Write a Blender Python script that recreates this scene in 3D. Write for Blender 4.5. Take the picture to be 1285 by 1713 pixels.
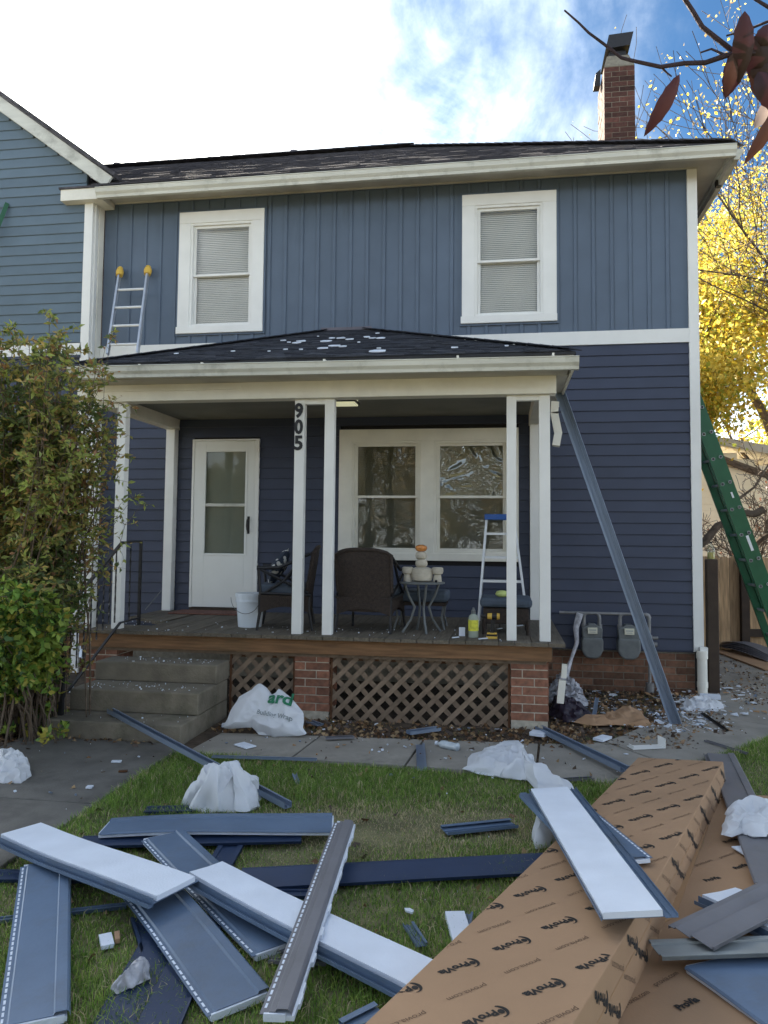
import bpy, math, random
import numpy as np
from mathutils import Vector, Matrix, noise
for o in list(bpy.data.objects): bpy.data.objects.remove(o)
S = bpy.context.scene
COL = S.collection
RND = random.Random(7)
# ------------------------------------------------------------------ camera
CX,CY,CZ,YAW,PIT,ROL,FPX,PX,PY = -2.14516,-8.94168,1.66434,0.15621,0.06062,0.00961,1286.194,641.928,820.743
C0 = Vector((CX,CY,CZ))
fw = Vector((-math.sin(YAW)*math.cos(PIT), math.cos(YAW)*math.cos(PIT), math.sin(PIT)))
r0 = Vector((math.cos(YAW), math.sin(YAW), 0)); u0 = r0.cross(fw)
rt = r0*math.cos(ROL)+u0*math.sin(ROL); up = -r0*math.sin(ROL)+u0*math.cos(ROL)
cd = bpy.data.cameras.new('camera'); cam = bpy.data.objects.new('camera', cd); COL.objects.link(cam)
cam.matrix_world = Matrix.Translation(C0) @ Matrix((rt, up, -fw)).transposed().to_4x4()
def ray(x,y): return fw*FPX+rt*(x-PX)-up*(y-PY)
cd.sensor_fit = 'VERTICAL'; cd.sensor_height = 24; cd.sensor_width = 18
cd.lens = 24*FPX/1713; cd.shift_x = -(PX-642.5)/1713; cd.shift_y = (PY-856.5)/1713
cd.clip_start = .05; cd.clip_end = 2000
S.camera = cam
S.render.resolution_x = 768; S.render.resolution_y = 1024
# ------------------------------------------------------------------ sky, sun, exposure
SUN_EL = math.radians(33); SUN_AZ = math.radians(-38)     # azimuth from +Y towards -X
sdir = Vector((math.sin(SUN_AZ)*math.cos(SUN_EL), math.cos(SUN_AZ)*math.cos(SUN_EL), math.sin(SUN_EL)))
W = bpy.data.worlds.new('World'); S.world = W; W.use_nodes = True
nt = W.node_tree; nt.nodes.clear(); N = nt.nodes.new; Lk = nt.links.new
sky = N('ShaderNodeTexSky'); sky.sky_type = 'NISHITA'; sky.sun_disc = False
sky.sun_elevation = SUN_EL; sky.sun_rotation = SUN_AZ; sky.air_density = 1.0; sky.dust_density = .6; sky.ozone_density = 2.0
tc = N('ShaderNodeTexCoord')
def vmath(op, a, b=None):
    n = N('ShaderNodeVectorMath'); n.operation = op; Lk(a, n.inputs[0])
    if b is not None:
        if isinstance(b, (tuple, Vector)): n.inputs[1].default_value = b
        else: Lk(b, n.inputs[1])
    return n
def fmath(op, a, b=None, clamp=False):
    n = N('ShaderNodeMath'); n.operation = op; n.use_clamp = clamp
    for i, v in enumerate((a, b)):
        if v is None: continue
        if isinstance(v, (int, float)): n.inputs[i].default_value = v
        else: Lk(v, n.inputs[i])
    return n.outputs[0]
sp = N('ShaderNodeSeparateXYZ'); Lk(tc.outputs['Generated'], sp.inputs[0])
zc = fmath('MAXIMUM', sp.outputs[2], .06)
zc = fmath('ADD', zc, .25)
cb = N('ShaderNodeCombineXYZ'); Lk(fmath('DIVIDE', sp.outputs[0], zc), cb.inputs[0]); Lk(fmath('DIVIDE', sp.outputs[1], zc), cb.inputs[1])
def wnoise(scale, det, off, dist=0, rough=.55):
    m = N('ShaderNodeMapping'); m.inputs['Location'].default_value = off; m.inputs['Rotation'].default_value = (0,0,.5); m.inputs['Scale'].default_value = (1,.62,1)
    Lk(cb.outputs[0], m.inputs[0])
    n = N('ShaderNodeTexNoise'); n.inputs['Scale'].default_value = scale; n.inputs['Detail'].default_value = det; n.inputs['Roughness'].default_value = rough; n.inputs['Distortion'].default_value = dist
    Lk(m.outputs[0], n.inputs['Vector']); return n.outputs[0]
big = wnoise(2.0, 8, (3.1,1.7,0), .5, .58); wisp = wnoise(5.0, 9, (2,4,0), .9, .62)
dsun = vmath('DOT_PRODUCT', tc.outputs['Generated'], tuple(sdir)).outputs['Value']
glow = N('ShaderNodeMapRange'); glow.interpolation_type = 'SMOOTHSTEP'; Lk(dsun, glow.inputs[0])
glow.inputs[1].default_value = .90; glow.inputs[2].default_value = .99; glow.inputs[3].default_value = 0; glow.inputs[4].default_value = 1
cl = fmath('ADD', fmath('MULTIPLY', big, 1.25), fmath('MULTIPLY', wisp, .5))
wide = N('ShaderNodeMapRange'); wide.interpolation_type = 'SMOOTHSTEP'; Lk(dsun, wide.inputs[0]); wide.inputs[1].default_value = .62; wide.inputs[2].default_value = .96; wide.inputs[3].default_value = 0; wide.inputs[4].default_value = .36
cl = fmath('ADD', cl, wide.outputs[0])
# a clear patch between the clouds to the right of the house, as in the photograph
gap = N('ShaderNodeMapRange'); gap.interpolation_type = 'SMOOTHSTEP'; Lk(vmath('DOT_PRODUCT', tc.outputs['Generated'], tuple(ray(1080,40).normalized())).outputs['Value'], gap.inputs[0])
gap.inputs[1].default_value = .935; gap.inputs[2].default_value = .985; gap.inputs[3].default_value = 0; gap.inputs[4].default_value = .26
cl = fmath('SUBTRACT', cl, gap.outputs[0])
cm = N('ShaderNodeMapRange'); cm.interpolation_type = 'SMOOTHSTEP'; Lk(cl, cm.inputs[0]); cm.inputs[1].default_value = .62; cm.inputs[2].default_value = 1.22
hz = N('ShaderNodeMapRange'); hz.interpolation_type = 'SMOOTHSTEP'; Lk(sp.outputs[2], hz.inputs[0]); hz.inputs[1].default_value = .0; hz.inputs[2].default_value = .34; hz.inputs[3].default_value = .62; hz.inputs[4].default_value = 0  # horizon haze, brightened all round to light the shaded facade
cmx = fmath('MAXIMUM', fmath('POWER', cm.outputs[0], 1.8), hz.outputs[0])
cden = N('ShaderNodeMapRange'); Lk(wnoise(3.0, 8, (5.3,2.2,0), .6, .62), cden.inputs[0]); cden.inputs[1].default_value = .36; cden.inputs[2].default_value = .64; cden.inputs[3].default_value = .46; cden.inputs[4].default_value = 1.0
gl2 = fmath('POWER', glow.outputs[0], 2.0)
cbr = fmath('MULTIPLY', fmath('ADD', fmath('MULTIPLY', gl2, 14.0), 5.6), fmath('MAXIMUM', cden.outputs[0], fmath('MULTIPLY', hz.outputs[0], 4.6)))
ccol = N('ShaderNodeMixRGB'); ccol.inputs[1].default_value = (.86,.93,1.0,1); ccol.inputs[2].default_value = (1,.97,.9,1); Lk(glow.outputs[0], ccol.inputs[0])
cv = N('ShaderNodeVectorMath'); cv.operation = 'SCALE'; Lk(ccol.outputs[0], cv.inputs[0]); Lk(cbr, cv.inputs['Scale'])
skyb = N('ShaderNodeVectorMath'); skyb.operation = 'MULTIPLY'; Lk(sky.outputs[0], skyb.inputs[0]); skyb.inputs[1].default_value = (.115,.19,.24)
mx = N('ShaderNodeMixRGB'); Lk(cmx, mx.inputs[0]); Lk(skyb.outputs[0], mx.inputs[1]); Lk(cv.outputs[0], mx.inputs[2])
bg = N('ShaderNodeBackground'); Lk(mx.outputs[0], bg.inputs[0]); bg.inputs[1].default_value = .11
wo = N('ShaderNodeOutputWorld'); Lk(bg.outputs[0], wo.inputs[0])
sl = bpy.data.lights.new('sun','SUN'); sl.energy = 5.0; sl.angle = math.radians(.53); sl.color = (1,.9,.75)
so = bpy.data.objects.new('sun', sl); COL.objects.link(so); so.rotation_euler = sdir.to_track_quat('Z','Y').to_euler()
S.view_settings.view_transform = 'Standard'; S.view_settings.look = 'None'; S.view_settings.exposure = 2.48
S.view_settings.gamma = 1; S.view_settings.use_curve_mapping = False
# ------------------------------------------------------------------ helpers
def G(x,y,z=0.): d = ray(x,y); return C0+d*((z-CZ)/d.z)      # point of a horizontal plane seen in the photo at (x, y)
def FY(x,y,Y=0.): d = ray(x,y); return C0+d*((Y-CY)/d.y)
def FX(x,y,X=0.): d = ray(x,y); return C0+d*((X-CX)/d.x)
V = Vector
def mat(name, col, rough=.6, var=.12, scale=6., bump=.0, bscale=60., metal=0., spec=.4, rand=0., col2=None, stretch=None, dirt=0., dirtcol=(.05,.045,.035), coat=0., gstretch=None):
    m = bpy.data.materials.new(name); m.use_nodes = True; t = m.node_tree; b = t.nodes['Principled BSDF']
    n = t.nodes.new; l = t.links.new
    co = n('ShaderNodeTexCoord'); mp = n('ShaderNodeMapping'); l(co.outputs['Object'], mp.inputs[0])
    if stretch: mp.inputs['Scale'].default_value = stretch
    no = n('ShaderNodeTexNoise'); no.inputs['Scale'].default_value = scale; no.inputs['Detail'].default_value = 6; l(mp.outputs[0], no.inputs['Vector'])
    if rand:
        oi = n('ShaderNodeObjectInfo'); 
        ad = n('ShaderNodeVectorMath'); ad.operation = 'ADD'; l(mp.outputs[0], ad.inputs[0])
        sc = n('ShaderNodeVectorMath'); sc.operation = 'SCALE'; sc.inputs[0].default_value = (37,53,71); l(oi.outputs['Random'], sc.inputs['Scale']); l(sc.outputs[0], ad.inputs[1]); l(ad.outputs[0], no.inputs['Vector'])
    cr = n('ShaderNodeMapRange'); cr.inputs[1].default_value = .3; cr.inputs[2].default_value = .7; l(no.outputs[0], cr.inputs[0])
    mixc = n('ShaderNodeMixRGB'); l(cr.outputs[0], mixc.inputs[0])
    c2 = col2 if col2 else tuple(min(1,c*(1+var)) for c in col); c1 = col if col2 else tuple(c*(1-var) for c in col)
    mixc.inputs[1].default_value = (*c1,1); mixc.inputs[2].default_value = (*c2,1)
    out = mixc.outputs[0]
    if rand:
        mr = n('ShaderNodeMapRange'); mr.inputs[3].default_value = 1-rand; mr.inputs[4].default_value = 1+rand; l(oi.outputs['Random'], mr.inputs[0])
        mu = n('ShaderNodeVectorMath'); mu.operation = 'SCALE'; l(out, mu.inputs[0]); l(mr.outputs[0], mu.inputs['Scale']); out = mu.outputs[0]
    if dirt:
        dn = n('ShaderNodeTexNoise'); dn.inputs['Scale'].default_value = scale*.6; dn.inputs['Detail'].default_value = 8; dn.inputs['Roughness'].default_value = .7; l(co.outputs['Object'], dn.inputs['Vector'])
        dr = n('ShaderNodeMapRange'); dr.inputs[1].default_value = .52; dr.inputs[2].default_value = .75; dr.inputs[4].default_value = dirt; l(dn.outputs[0], dr.inputs[0])
        dm = n('ShaderNodeMixRGB'); l(dr.outputs[0], dm.inputs[0]); l(out, dm.inputs[1]); dm.inputs[2].default_value = (*dirtcol,1); out = dm.outputs[0]
    l(out, b.inputs['Base Color'])
    b.inputs['Roughness'].default_value = rough; b.inputs['Metallic'].default_value = metal; b.inputs['Specular IOR Level'].default_value = spec
    if coat: b.inputs['Coat Weight'].default_value = coat
    if bump:
        bn = n('ShaderNodeTexNoise'); bn.inputs['Scale'].default_value = bscale; bn.inputs['Detail'].default_value = 5
        l(mp.outputs[0] if not gstretch else mp.outputs[0], bn.inputs['Vector'])
        bu = n('ShaderNodeBump'); bu.inputs['Strength'].default_value = bump; bu.inputs['Distance'].default_value = .01; l(bn.outputs[0], bu.inputs['Height']); l(bu.outputs[0], b.inputs['Normal'])
    return m
M = {}
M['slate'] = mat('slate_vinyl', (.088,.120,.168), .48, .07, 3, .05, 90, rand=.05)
M['slate_pile'] = mat('slate_vinyl_offcut', (.105,.155,.235), .42, .10, 5, .08, 60, rand=.10, dirt=.45, dirtcol=(.09,.09,.08))
M['grey_pile'] = mat('grey_vinyl_offcut', (.15,.15,.165), .5, .08, 5, .05, 60, rand=.08, dirt=.2)
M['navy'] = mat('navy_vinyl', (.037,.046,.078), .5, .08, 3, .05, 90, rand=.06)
M['navy_pile'] = mat('navy_vinyl_offcut', (.022,.040,.088), .4, .1, 5, .05, 60, rand=.08)
M['nbr'] = mat('neighbour_vinyl', (.105,.148,.185), .5, .07, 3, .05, 90, rand=.05)
M['white'] = mat('white_trim', (.73,.73,.70), .5, .04, 4, .03, 50, rand=.03)
M['cream'] = mat('aged_cream_paint', (.72,.70,.62), .6, .06, 5, .06, 40, dirt=.15, dirtcol=(.3,.28,.22))
M['gutter'] = mat('weathered_gutter_paint', (.56,.56,.50), .5, .12, 4, .05, 30, dirt=.75, dirtcol=(.16,.16,.13), stretch=(.35,1,3))
M['soffit'] = mat('stained_soffit_paint', (.47,.45,.40), .7, .12, 3, .05, 30, dirt=.5, dirtcol=(.2,.18,.14))
M['ceil'] = mat('porch_ceiling_paint', (.20,.20,.18), .8, .1, 3)  # tone lowered: the shade under the porch roof put into the colour
M['door'] = mat('white_door_enamel', (.72,.73,.70), .35, .03, 3)
M['black'] = mat('black_metal', (.012,.012,.014), .45, .2, 20, .1, 80)
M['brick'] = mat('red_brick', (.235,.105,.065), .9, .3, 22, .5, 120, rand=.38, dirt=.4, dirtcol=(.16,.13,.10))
M['brick_dk'] = mat('dark_foundation_brick', (.17,.085,.052), .9, .3, 22, .5, 120, rand=.4, dirt=.4, dirtcol=(.10,.095,.06))
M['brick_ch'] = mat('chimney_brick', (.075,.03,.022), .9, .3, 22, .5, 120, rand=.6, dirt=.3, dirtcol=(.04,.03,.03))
M['brick_ch_lt'] = mat('sunlit_chimney_brick', (.075,.042,.028), .9, .3, 22, .5, 120, rand=.2)  # paler brick copy: sunlight on the left face put into the colour
M['mortar'] = mat('mortar', (.46,.42,.34), .95, .2, 25, .5, 150, dirt=.4, dirtcol=(.16,.15,.11))
M['mortar_dk'] = mat('dark_mortar', (.20,.18,.14), .95, .2, 25, .5, 150)
M['concrete'] = mat('concrete', (.27,.25,.215), .92, .2, 3, .35, 70, dirt=.75, dirtcol=(.10,.095,.08))
M['concrete_dk'] = mat('shaded_concrete', (.145,.136,.12), .92, .25, 3, .35, 70, dirt=.75, dirtcol=(.06,.056,.05))  # darker concrete copy: shade on the left walk put into the colour
M['concrete_step'] = mat('mossy_step_concrete', (.185,.162,.122), .95, .25, 5, .5, 60, dirt=.85, dirtcol=(.075,.075,.045))
M['deck'] = mat('weathered_deck_wood', (.125,.105,.078), .8, .3, 4, .3, 40, rand=.18, stretch=(14,1,14), dirt=.35, dirtcol=(.07,.08,.04))
M['rim'] = mat('stained_rim_lumber', (.20,.105,.048), .75, .35, 3, .3, 30, stretch=(1,8,14), dirt=.3, dirtcol=(.10,.085,.04))
M['lattice'] = mat('lattice_wood', (.20,.145,.10), .85, .2, 12, .3, 60, rand=.18)
M['fence'] = mat('cedar_fence_wood', (.40,.26,.14), .85, .35, 4, .3, 40, rand=.25, stretch=(10,10,.8))
M['post'] = mat('dark_brown_post', (.045,.03,.02), .8, .2, 8, .3, 40)
M['shingle'] = mat('asphalt_shingle', (.058,.056,.066), .95, .45, 9, .8, 220)
M['shingle2'] = mat('asphalt_shingle_light', (.070,.067,.076), .95, .45, 9, .8, 220)
M['shingle_p'] = mat('porch_asphalt_shingle', (.030,.034,.046), .95, .45, 9, .8, 220)
M['shingle_p2'] = mat('porch_asphalt_shingle_light', (.046,.05,.062), .95, .45, 9, .8, 220)
M['alu'] = mat('aluminium', (.55,.58,.62), .35, .08, 10, metal=.7)
M['alu_white'] = mat('pale_aluminium', (.66,.68,.70), .45, .06, 10, metal=.2)
M['trimmetal'] = mat('slate_blue_trim_coil', (.20,.25,.33), .35, .06, 4, metal=.25)
M['yellow'] = mat('yellow_rubber', (.62,.40,.07), .6)
M['blue'] = mat('blue_plastic', (.02,.09,.32), .4)
M['green'] = mat('green_fibreglass', (.008,.085,.035), .4, .1, 8)
M['grey_metal'] = mat('grey_painted_metal', (.13,.14,.14), .5, .15, 12, .1, 60)
M['pipe'] = mat('galvanised_pipe', (.20,.20,.20), .5, .2, 12, .1, 60, metal=.3)
M['paper'] = mat('paper_label', (.62,.60,.48), .7)
M['wicker'] = mat('dark_wicker', (.032,.021,.015), .6, .35, 40, .9, 170)
M['cushion'] = mat('slate_cushion_fabric', (.07,.09,.12), .9, .12, 20, .3, 200)
M['bucket'] = mat('white_bucket_plastic', (.68,.74,.80), .4, .03, 4)
M['stone'] = mat('pale_carved_stone', (.46,.42,.34), .9, .15, 12, .5, 60)
M['copper'] = mat('amber_glass_globe', (.55,.22,.06), .15, .4, 30, .3, 40)
M['foam'] = mat('white_foam', (.72,.77,.85), .75, .06, 5, .25, 110)
M['wrap'] = mat('white_building_wrap', (.74,.76,.79), .6, .05, 4, .1, 60)
M['wrap_grey'] = mat('crinkled_clear_plastic', (.42,.42,.45), .3, .35, 22, .5, 40)
M['card'] = mat('corrugated_cardboard', (.34,.21,.12), .85, .09, 2.2, .10, 90, dirt=.30, dirtcol=(.25,.15,.08))
M['card_side'] = mat('cardboard_edge', (.34,.20,.10), .85, .08, 5, .06, 120)
M['ink'] = mat('black_print_ink', (.015,.013,.012), .7, .0)
M['ink2'] = mat('faded_print_ink', (.09,.05,.03), .8, .0)
M['ink3'] = mat('green_print_ink', (.02,.16,.08), .7, .0)
M['ink4'] = mat('grey_print_ink', (.25,.28,.29), .7, .0)
M['soil'] = mat('bare_soil', (.085,.062,.042), 1, .45, 9, .9, 60, dirt=.6, dirtcol=(.035,.028,.02))
M['turf'] = mat('turf_soil', (.16,.15,.075), 1, .4, 5, .8, 80)
M['bark'] = mat('bark', (.12,.09,.065), .95, .35, 14, .8, 50)
M['twig'] = mat('dark_twig', (.035,.022,.03), .8, .3, 30, .5, 90)
M['garage'] = mat('cream_garage_siding', (.86,.76,.56), .6, .05, 3)
M['rust'] = mat('rusty_brown', (.10,.045,.02), .9, .3, 12)
M['mat'] = mat('brown_doormat', (.16,.075,.055), 1, .3, 40, .5, 150)
M['shade'] = mat('window_blind', (.84,.83,.76), .8, .04, 4)
M['dark'] = mat('dark_room', (.02,.02,.022), .9)
M['vent'] = mat('roof_vent_metal', (.12,.11,.13), .6)
def leafmat(name, col, tr=.35):
    m = bpy.data.materials.new(name); m.use_nodes = True; t = m.node_tree; b = t.nodes['Principled BSDF']
    n = t.nodes.new; l = t.links.new
    co = n('ShaderNodeTexCoord'); no = n('ShaderNodeTexNoise'); no.inputs['Scale'].default_value = 9; l(co.outputs['Object'], no.inputs['Vector'])
    mc = n('ShaderNodeMixRGB'); l(no.outputs[0], mc.inputs[0]); mc.inputs[1].default_value = (*[c*.6 for c in col],1); mc.inputs[2].default_value = (*[c*1.4 for c in col],1)
    l(mc.outputs[0], b.inputs['Base Color']); b.inputs['Roughness'].default_value = .55
    tl = n('ShaderNodeBsdfTranslucent'); l(mc.outputs[0], tl.inputs[0]); ms = n('ShaderNodeMixShader'); ms.inputs[0].default_value = tr
    l(b.outputs[0], ms.inputs[1]); l(tl.outputs[0], ms.inputs[2]); l(ms.outputs[0], t.nodes['Material Output'].inputs[0]); return m
def glass(name, refl=1.7, wav=.0, wscale=3., tint=(.9,.93,.93), rough=.02):
    m = bpy.data.materials.new(name); m.use_nodes = True; t = m.node_tree; t.nodes.clear(); n = t.nodes.new; l = t.links.new
    g = n('ShaderNodeBsdfGlossy'); g.inputs['Roughness'].default_value = rough; tr = n('ShaderNodeBsdfTransparent'); tr.inputs[0].default_value = (*tint,1)
    f = n('ShaderNodeFresnel'); f.inputs[0].default_value = refl; mx = n('ShaderNodeMixShader'); o = n('ShaderNodeOutputMaterial')
    l(f.outputs[0], mx.inputs[0]); l(tr.outputs[0], mx.inputs[1]); l(g.outputs[0], mx.inputs[2]); l(mx.outputs[0], o.inputs[0])
    if wav:
        co = n('ShaderNodeTexCoord'); no = n('ShaderNodeTexNoise'); no.inputs['Scale'].default_value = wscale; no.inputs['Detail'].default_value = 2; no.inputs['Distortion'].default_value = 1.2
        l(co.outputs['Object'], no.inputs['Vector']); bu = n('ShaderNodeBump'); bu.inputs['Strength'].default_value = wav; bu.inputs['Distance'].default_value = .05
        l(no.outputs[0], bu.inputs['Height']); l(bu.outputs[0], g.inputs['Normal'])
    return m
M['glass'] = glass('window_glass', 1.5, .05, 2.0, (1,1,1))
M['film'] = glass('plastic_film_over_glass', 1.9, .45, 2.6, (.68,.70,.66), .03)
M['film_dim'] = glass('smooth_plastic_film', 1.5, .06, 3., (.66,.66,.62), .04)
M['clear'] = glass('clear_plastic', 1.5, .4, 20., (.9,.95,.95), .05)
m = M['lit'] = bpy.data.materials.new('lamp_diffuser'); m.use_nodes = True; b = m.node_tree.nodes['Principled BSDF']; b.inputs['Base Color'].default_value = (.8,.8,.6,1); b.inputs['Emission Color'].default_value = (1,.98,.62,1); b.inputs['Emission Strength'].default_value = .08
# meshes -----------------------------------------------------------
class MB:
    def __init__(s): s.v = []; s.f = []; s.m = []
    def add(s, vs, fs, mi=0):
        o = len(s.v); s.v += [tuple(v) for v in vs]; s.f += [tuple(i+o for i in f) for f in fs]; s.m += [mi]*len(fs); return s
    def box(s, a, b, mi=0, fr=None):
        x0,y0,z0 = a; x1,y1,z1 = b
        vs = [(x0,y0,z0),(x1,y0,z0),(x1,y1,z0),(x0,y1,z0),(x0,y0,z1),(x1,y0,z1),(x1,y1,z1),(x0,y1,z1)]
        if fr: vs = [fr @ V(v) for v in vs]
        return s.add(vs, [(0,3,2,1),(4,5,6,7),(0,1,5,4),(1,2,6,5),(2,3,7,6),(3,0,4,7)], mi)
    def bar(s, p, q, w, h, mi=0, upv=(0,0,1)):      # box beam from p to q, w across, h along up
        p = V(p); q = V(q); a = (q-p); L = a.length; a.normalize(); l = a.cross(V(upv))
        if l.length < 1e-4: l = a.cross(V((0,1,0)))
        l.normalize(); n = l.cross(a)
        fr = Matrix((a,l,n)).transposed().to_4x4(); fr.translation = p
        return s.box((0,-w/2,-h/2),(L,w/2,h/2), mi, fr)
    def tube(s, pts, r, n=8, mi=0, cap=True):
        pts = [V(p) for p in pts]; rr = r if isinstance(r,(list,tuple)) else [r]*len(pts)
        o = len(s.v); prev = None
        for i,p in enumerate(pts):
            d = (pts[min(i+1,len(pts)-1)]-pts[max(i-1,0)]).normalized()
            if prev is None:
                a = d.orthogonal().normalized()
            else:
                a = (prev-d*prev.dot(d)).normalized() if (prev-d*prev.dot(d)).length > 1e-5 else d.orthogonal().normalized()
            prev = a; b = d.cross(a)
            for k in range(n):
                t = 2*math.pi*k/n; s.v.append(tuple(p+a*(rr[i]*math.cos(t))+b*(rr[i]*math.sin(t))))
        for i in range(len(pts)-1):
            for k in range(n):
                k2 = (k+1)%n; s.f.append((o+i*n+k,o+i*n+k2,o+(i+1)*n+k2,o+(i+1)*n+k)); s.m.append(mi)
        if cap:
            s.f.append(tuple(o+k for k in reversed(range(n)))); s.f.append(tuple(o+(len(pts)-1)*n+k for k in range(n))); s.m += [mi,mi]
        return s
    def lathe(s, c, prof, n=20, mi=0, squash=1.):
        c = V(c); o = len(s.v)
        for r,z in prof:
            for k in range(n):
                t = 2*math.pi*k/n; s.v.append((c.x+r*math.cos(t), c.y+r*squash*math.sin(t), c.z+z))
        for i in range(len(prof)-1):
            for k in range(n):
                k2 = (k+1)%n; s.f.append((o+i*n+k,o+i*n+k2,o+(i+1)*n+k2,o+(i+1)*n+k)); s.m.append(mi)
        s.f.append(tuple(o+k for k in reversed(range(n)))); s.f.append(tuple(o+(len(prof)-1)*n+k for k in range(n))); s.m += [mi,mi]
        return s
    def prism(s, poly, d, mi=0):                    # planar polygon extruded by vector d
        n = len(poly); poly = [V(p) for p in poly]; d = V(d)
        return s.add(poly+[p+d for p in poly], [tuple(reversed(range(n))), tuple(range(n,2*n))]+[(i,(i+1)%n,(i+1)%n+n,i+n) for i in range(n)], mi)
    def build(s, name, mats, parent=None, label=None, cat=None, group=None, kind=None, smooth=False, bevel=0, origin=None):
        if not isinstance(mats,(list,tuple)): mats = [mats]
        me = bpy.data.meshes.new(name)
        va = np.array(s.v, dtype=np.float64)
        if parent is not None: off = np.array(WL[parent.name])
        elif origin is not None: off = np.array(origin)
        else: off = np.array([va[:,0].mean(), va[:,1].mean(), va[:,2].min()])
        me.from_pydata((va-off).tolist(), [], s.f)
        for m_ in mats: me.materials.append(m_)
        if len(mats) > 1: me.polygons.foreach_set('material_index', s.m)
        if smooth: me.polygons.foreach_set('use_smooth', [True]*len(me.polygons))
        me.update(); fixn(me)
        if smooth:
            try: me.set_sharp_from_angle(angle=math.radians(40))
            except Exception: pass
        o = bpy.data.objects.new(name, me); COL.objects.link(o)
        if parent is not None: o.parent = parent; WL[o.name] = tuple(off)
        else: o.location = off; WL[o.name] = tuple(off)
        if bevel:
            bv = o.modifiers.new('bevel','BEVEL'); bv.width = bevel; bv.segments = 2; bv.limit_method = 'ANGLE'
        tag(o, label, cat, group, kind); return o
def fixn(me):
    import bmesh
    if len(me.polygons) > 60000: return
    bm = bmesh.new(); bm.from_mesh(me); bmesh.ops.recalc_face_normals(bm, faces=bm.faces); bm.to_mesh(me); bm.free()
WL = {}
def tag(o, label=None, cat=None, group=None, kind=None):
    if label: o['label'] = label
    if cat: o['category'] = cat
    if group: o['group'] = group
    if kind: o['kind'] = kind
    return o
def thing(name, label, cat, loc=(0,0,0), group=None):
    o = bpy.data.objects.new(name, None); COL.objects.link(o); o.location = loc; o.empty_display_size = .1; WL[o.name] = tuple(loc)
    return tag(o, label, cat, group)
def B(name, a, b, m_, parent=None, **k): return MB().box(a,b).build(name, m_, parent, **k)
def share(src, name, parent, loc, rot=None, scale=None):   # copy sharing mesh data, loc in world
    o = src.copy(); o.name = name; COL.objects.link(o); o.parent = parent
    pl = V(WL[parent.name]) if parent else V((0,0,0))
    o.location = V(loc)-pl
    if rot is not None: o.rotation_euler = rot
    if scale is not None: o.scale = scale
    return o
def copy_tree(src, loc, rotz=0, scale=None, label=None):
    r = src.copy(); COL.objects.link(r); r.location = loc; r.rotation_euler = (0,0,rotz); WL[r.name] = tuple(loc)
    if scale: r.scale = scale
    if label: r['label'] = label
    for ch in list(src.children):
        c = ch.copy(); COL.objects.link(c); c.parent = r
        for g in list(ch.children):
            d = g.copy(); COL.objects.link(d); d.parent = c
    return r
def sub(p, *cuts): pass
def rects_minus(X0,X1,Z0,Z1,ops):      # split a strip along X around openings that overlap it in Z
    segs = [(X0,X1)]
    for (a,b,c,d) in ops:
        if c < Z1-1e-4 and d > Z0+1e-4:
            ns = []
            for s0,s1 in segs:
                if b <= s0 or a >= s1: ns.append((s0,s1)); continue
                if a > s0: ns.append((s0,a))
                if b < s1: ns.append((b,s1))
            segs = ns
    return [s for s in segs if s[1]-s[0] > .01]
def lap(parent, X0, X1, Z0, n, h, m_, Y=0., ops=(), lim=None, step=1):
    for k in range(n):
        z0 = Z0+k*h; z1 = z0+h
        hz = [z0,z1]
        # boards are cut at the openings they meet
        for s0,s1 in rects_minus(X0,X1,z0,z1,ops):
            a,b = s0,s1
            if lim: 
                a,b = lim(z0,z1,a,b)
                if b-a < .02: continue
            J = .0012
            prof = [(Y+.03,z0),(Y-.019,z0+.001),(Y-.021,z0+.006),(Y-.006,z1+.004),(Y+.03,z1+.004)]
            MB().prism([(a+J,y,z) for y,z in prof],(b-a-2*J,0,0)).build('siding_board', m_, parent)
def wallgrid(X0,X1,Z0,Z1,Y0,Y1,ops):
    mb = MB(); zs = sorted({Z0,Z1,*[z for o in ops for z in o[2:] if Z0<z<Z1]})
    for z0,z1 in zip(zs,zs[1:]):
        for a,b in rects_minus(X0,X1,z0,z1,ops): mb.box((a,Y0,z0),(b,Y1,z1))
    return mb
def text_geo(txt, size, bold=0., shear=0.):
    cu = bpy.data.curves.new('t','FONT'); cu.body = txt; cu.size = size; cu.offset = bold; cu.shear = shear; cu.resolution_u = 3
    ob = bpy.data.objects.new('t',cu); COL.objects.link(ob); dg = bpy.context.evaluated_depsgraph_get(); dg.update()
    me = bpy.data.meshes.new_from_object(ob.evaluated_get(dg)); vs = [v.co.copy() for v in me.vertices]; fs = [tuple(p.vertices) for p in me.polygons]
    bpy.data.objects.remove(ob); bpy.data.curves.remove(cu); bpy.data.meshes.remove(me); return vs, fs

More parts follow.
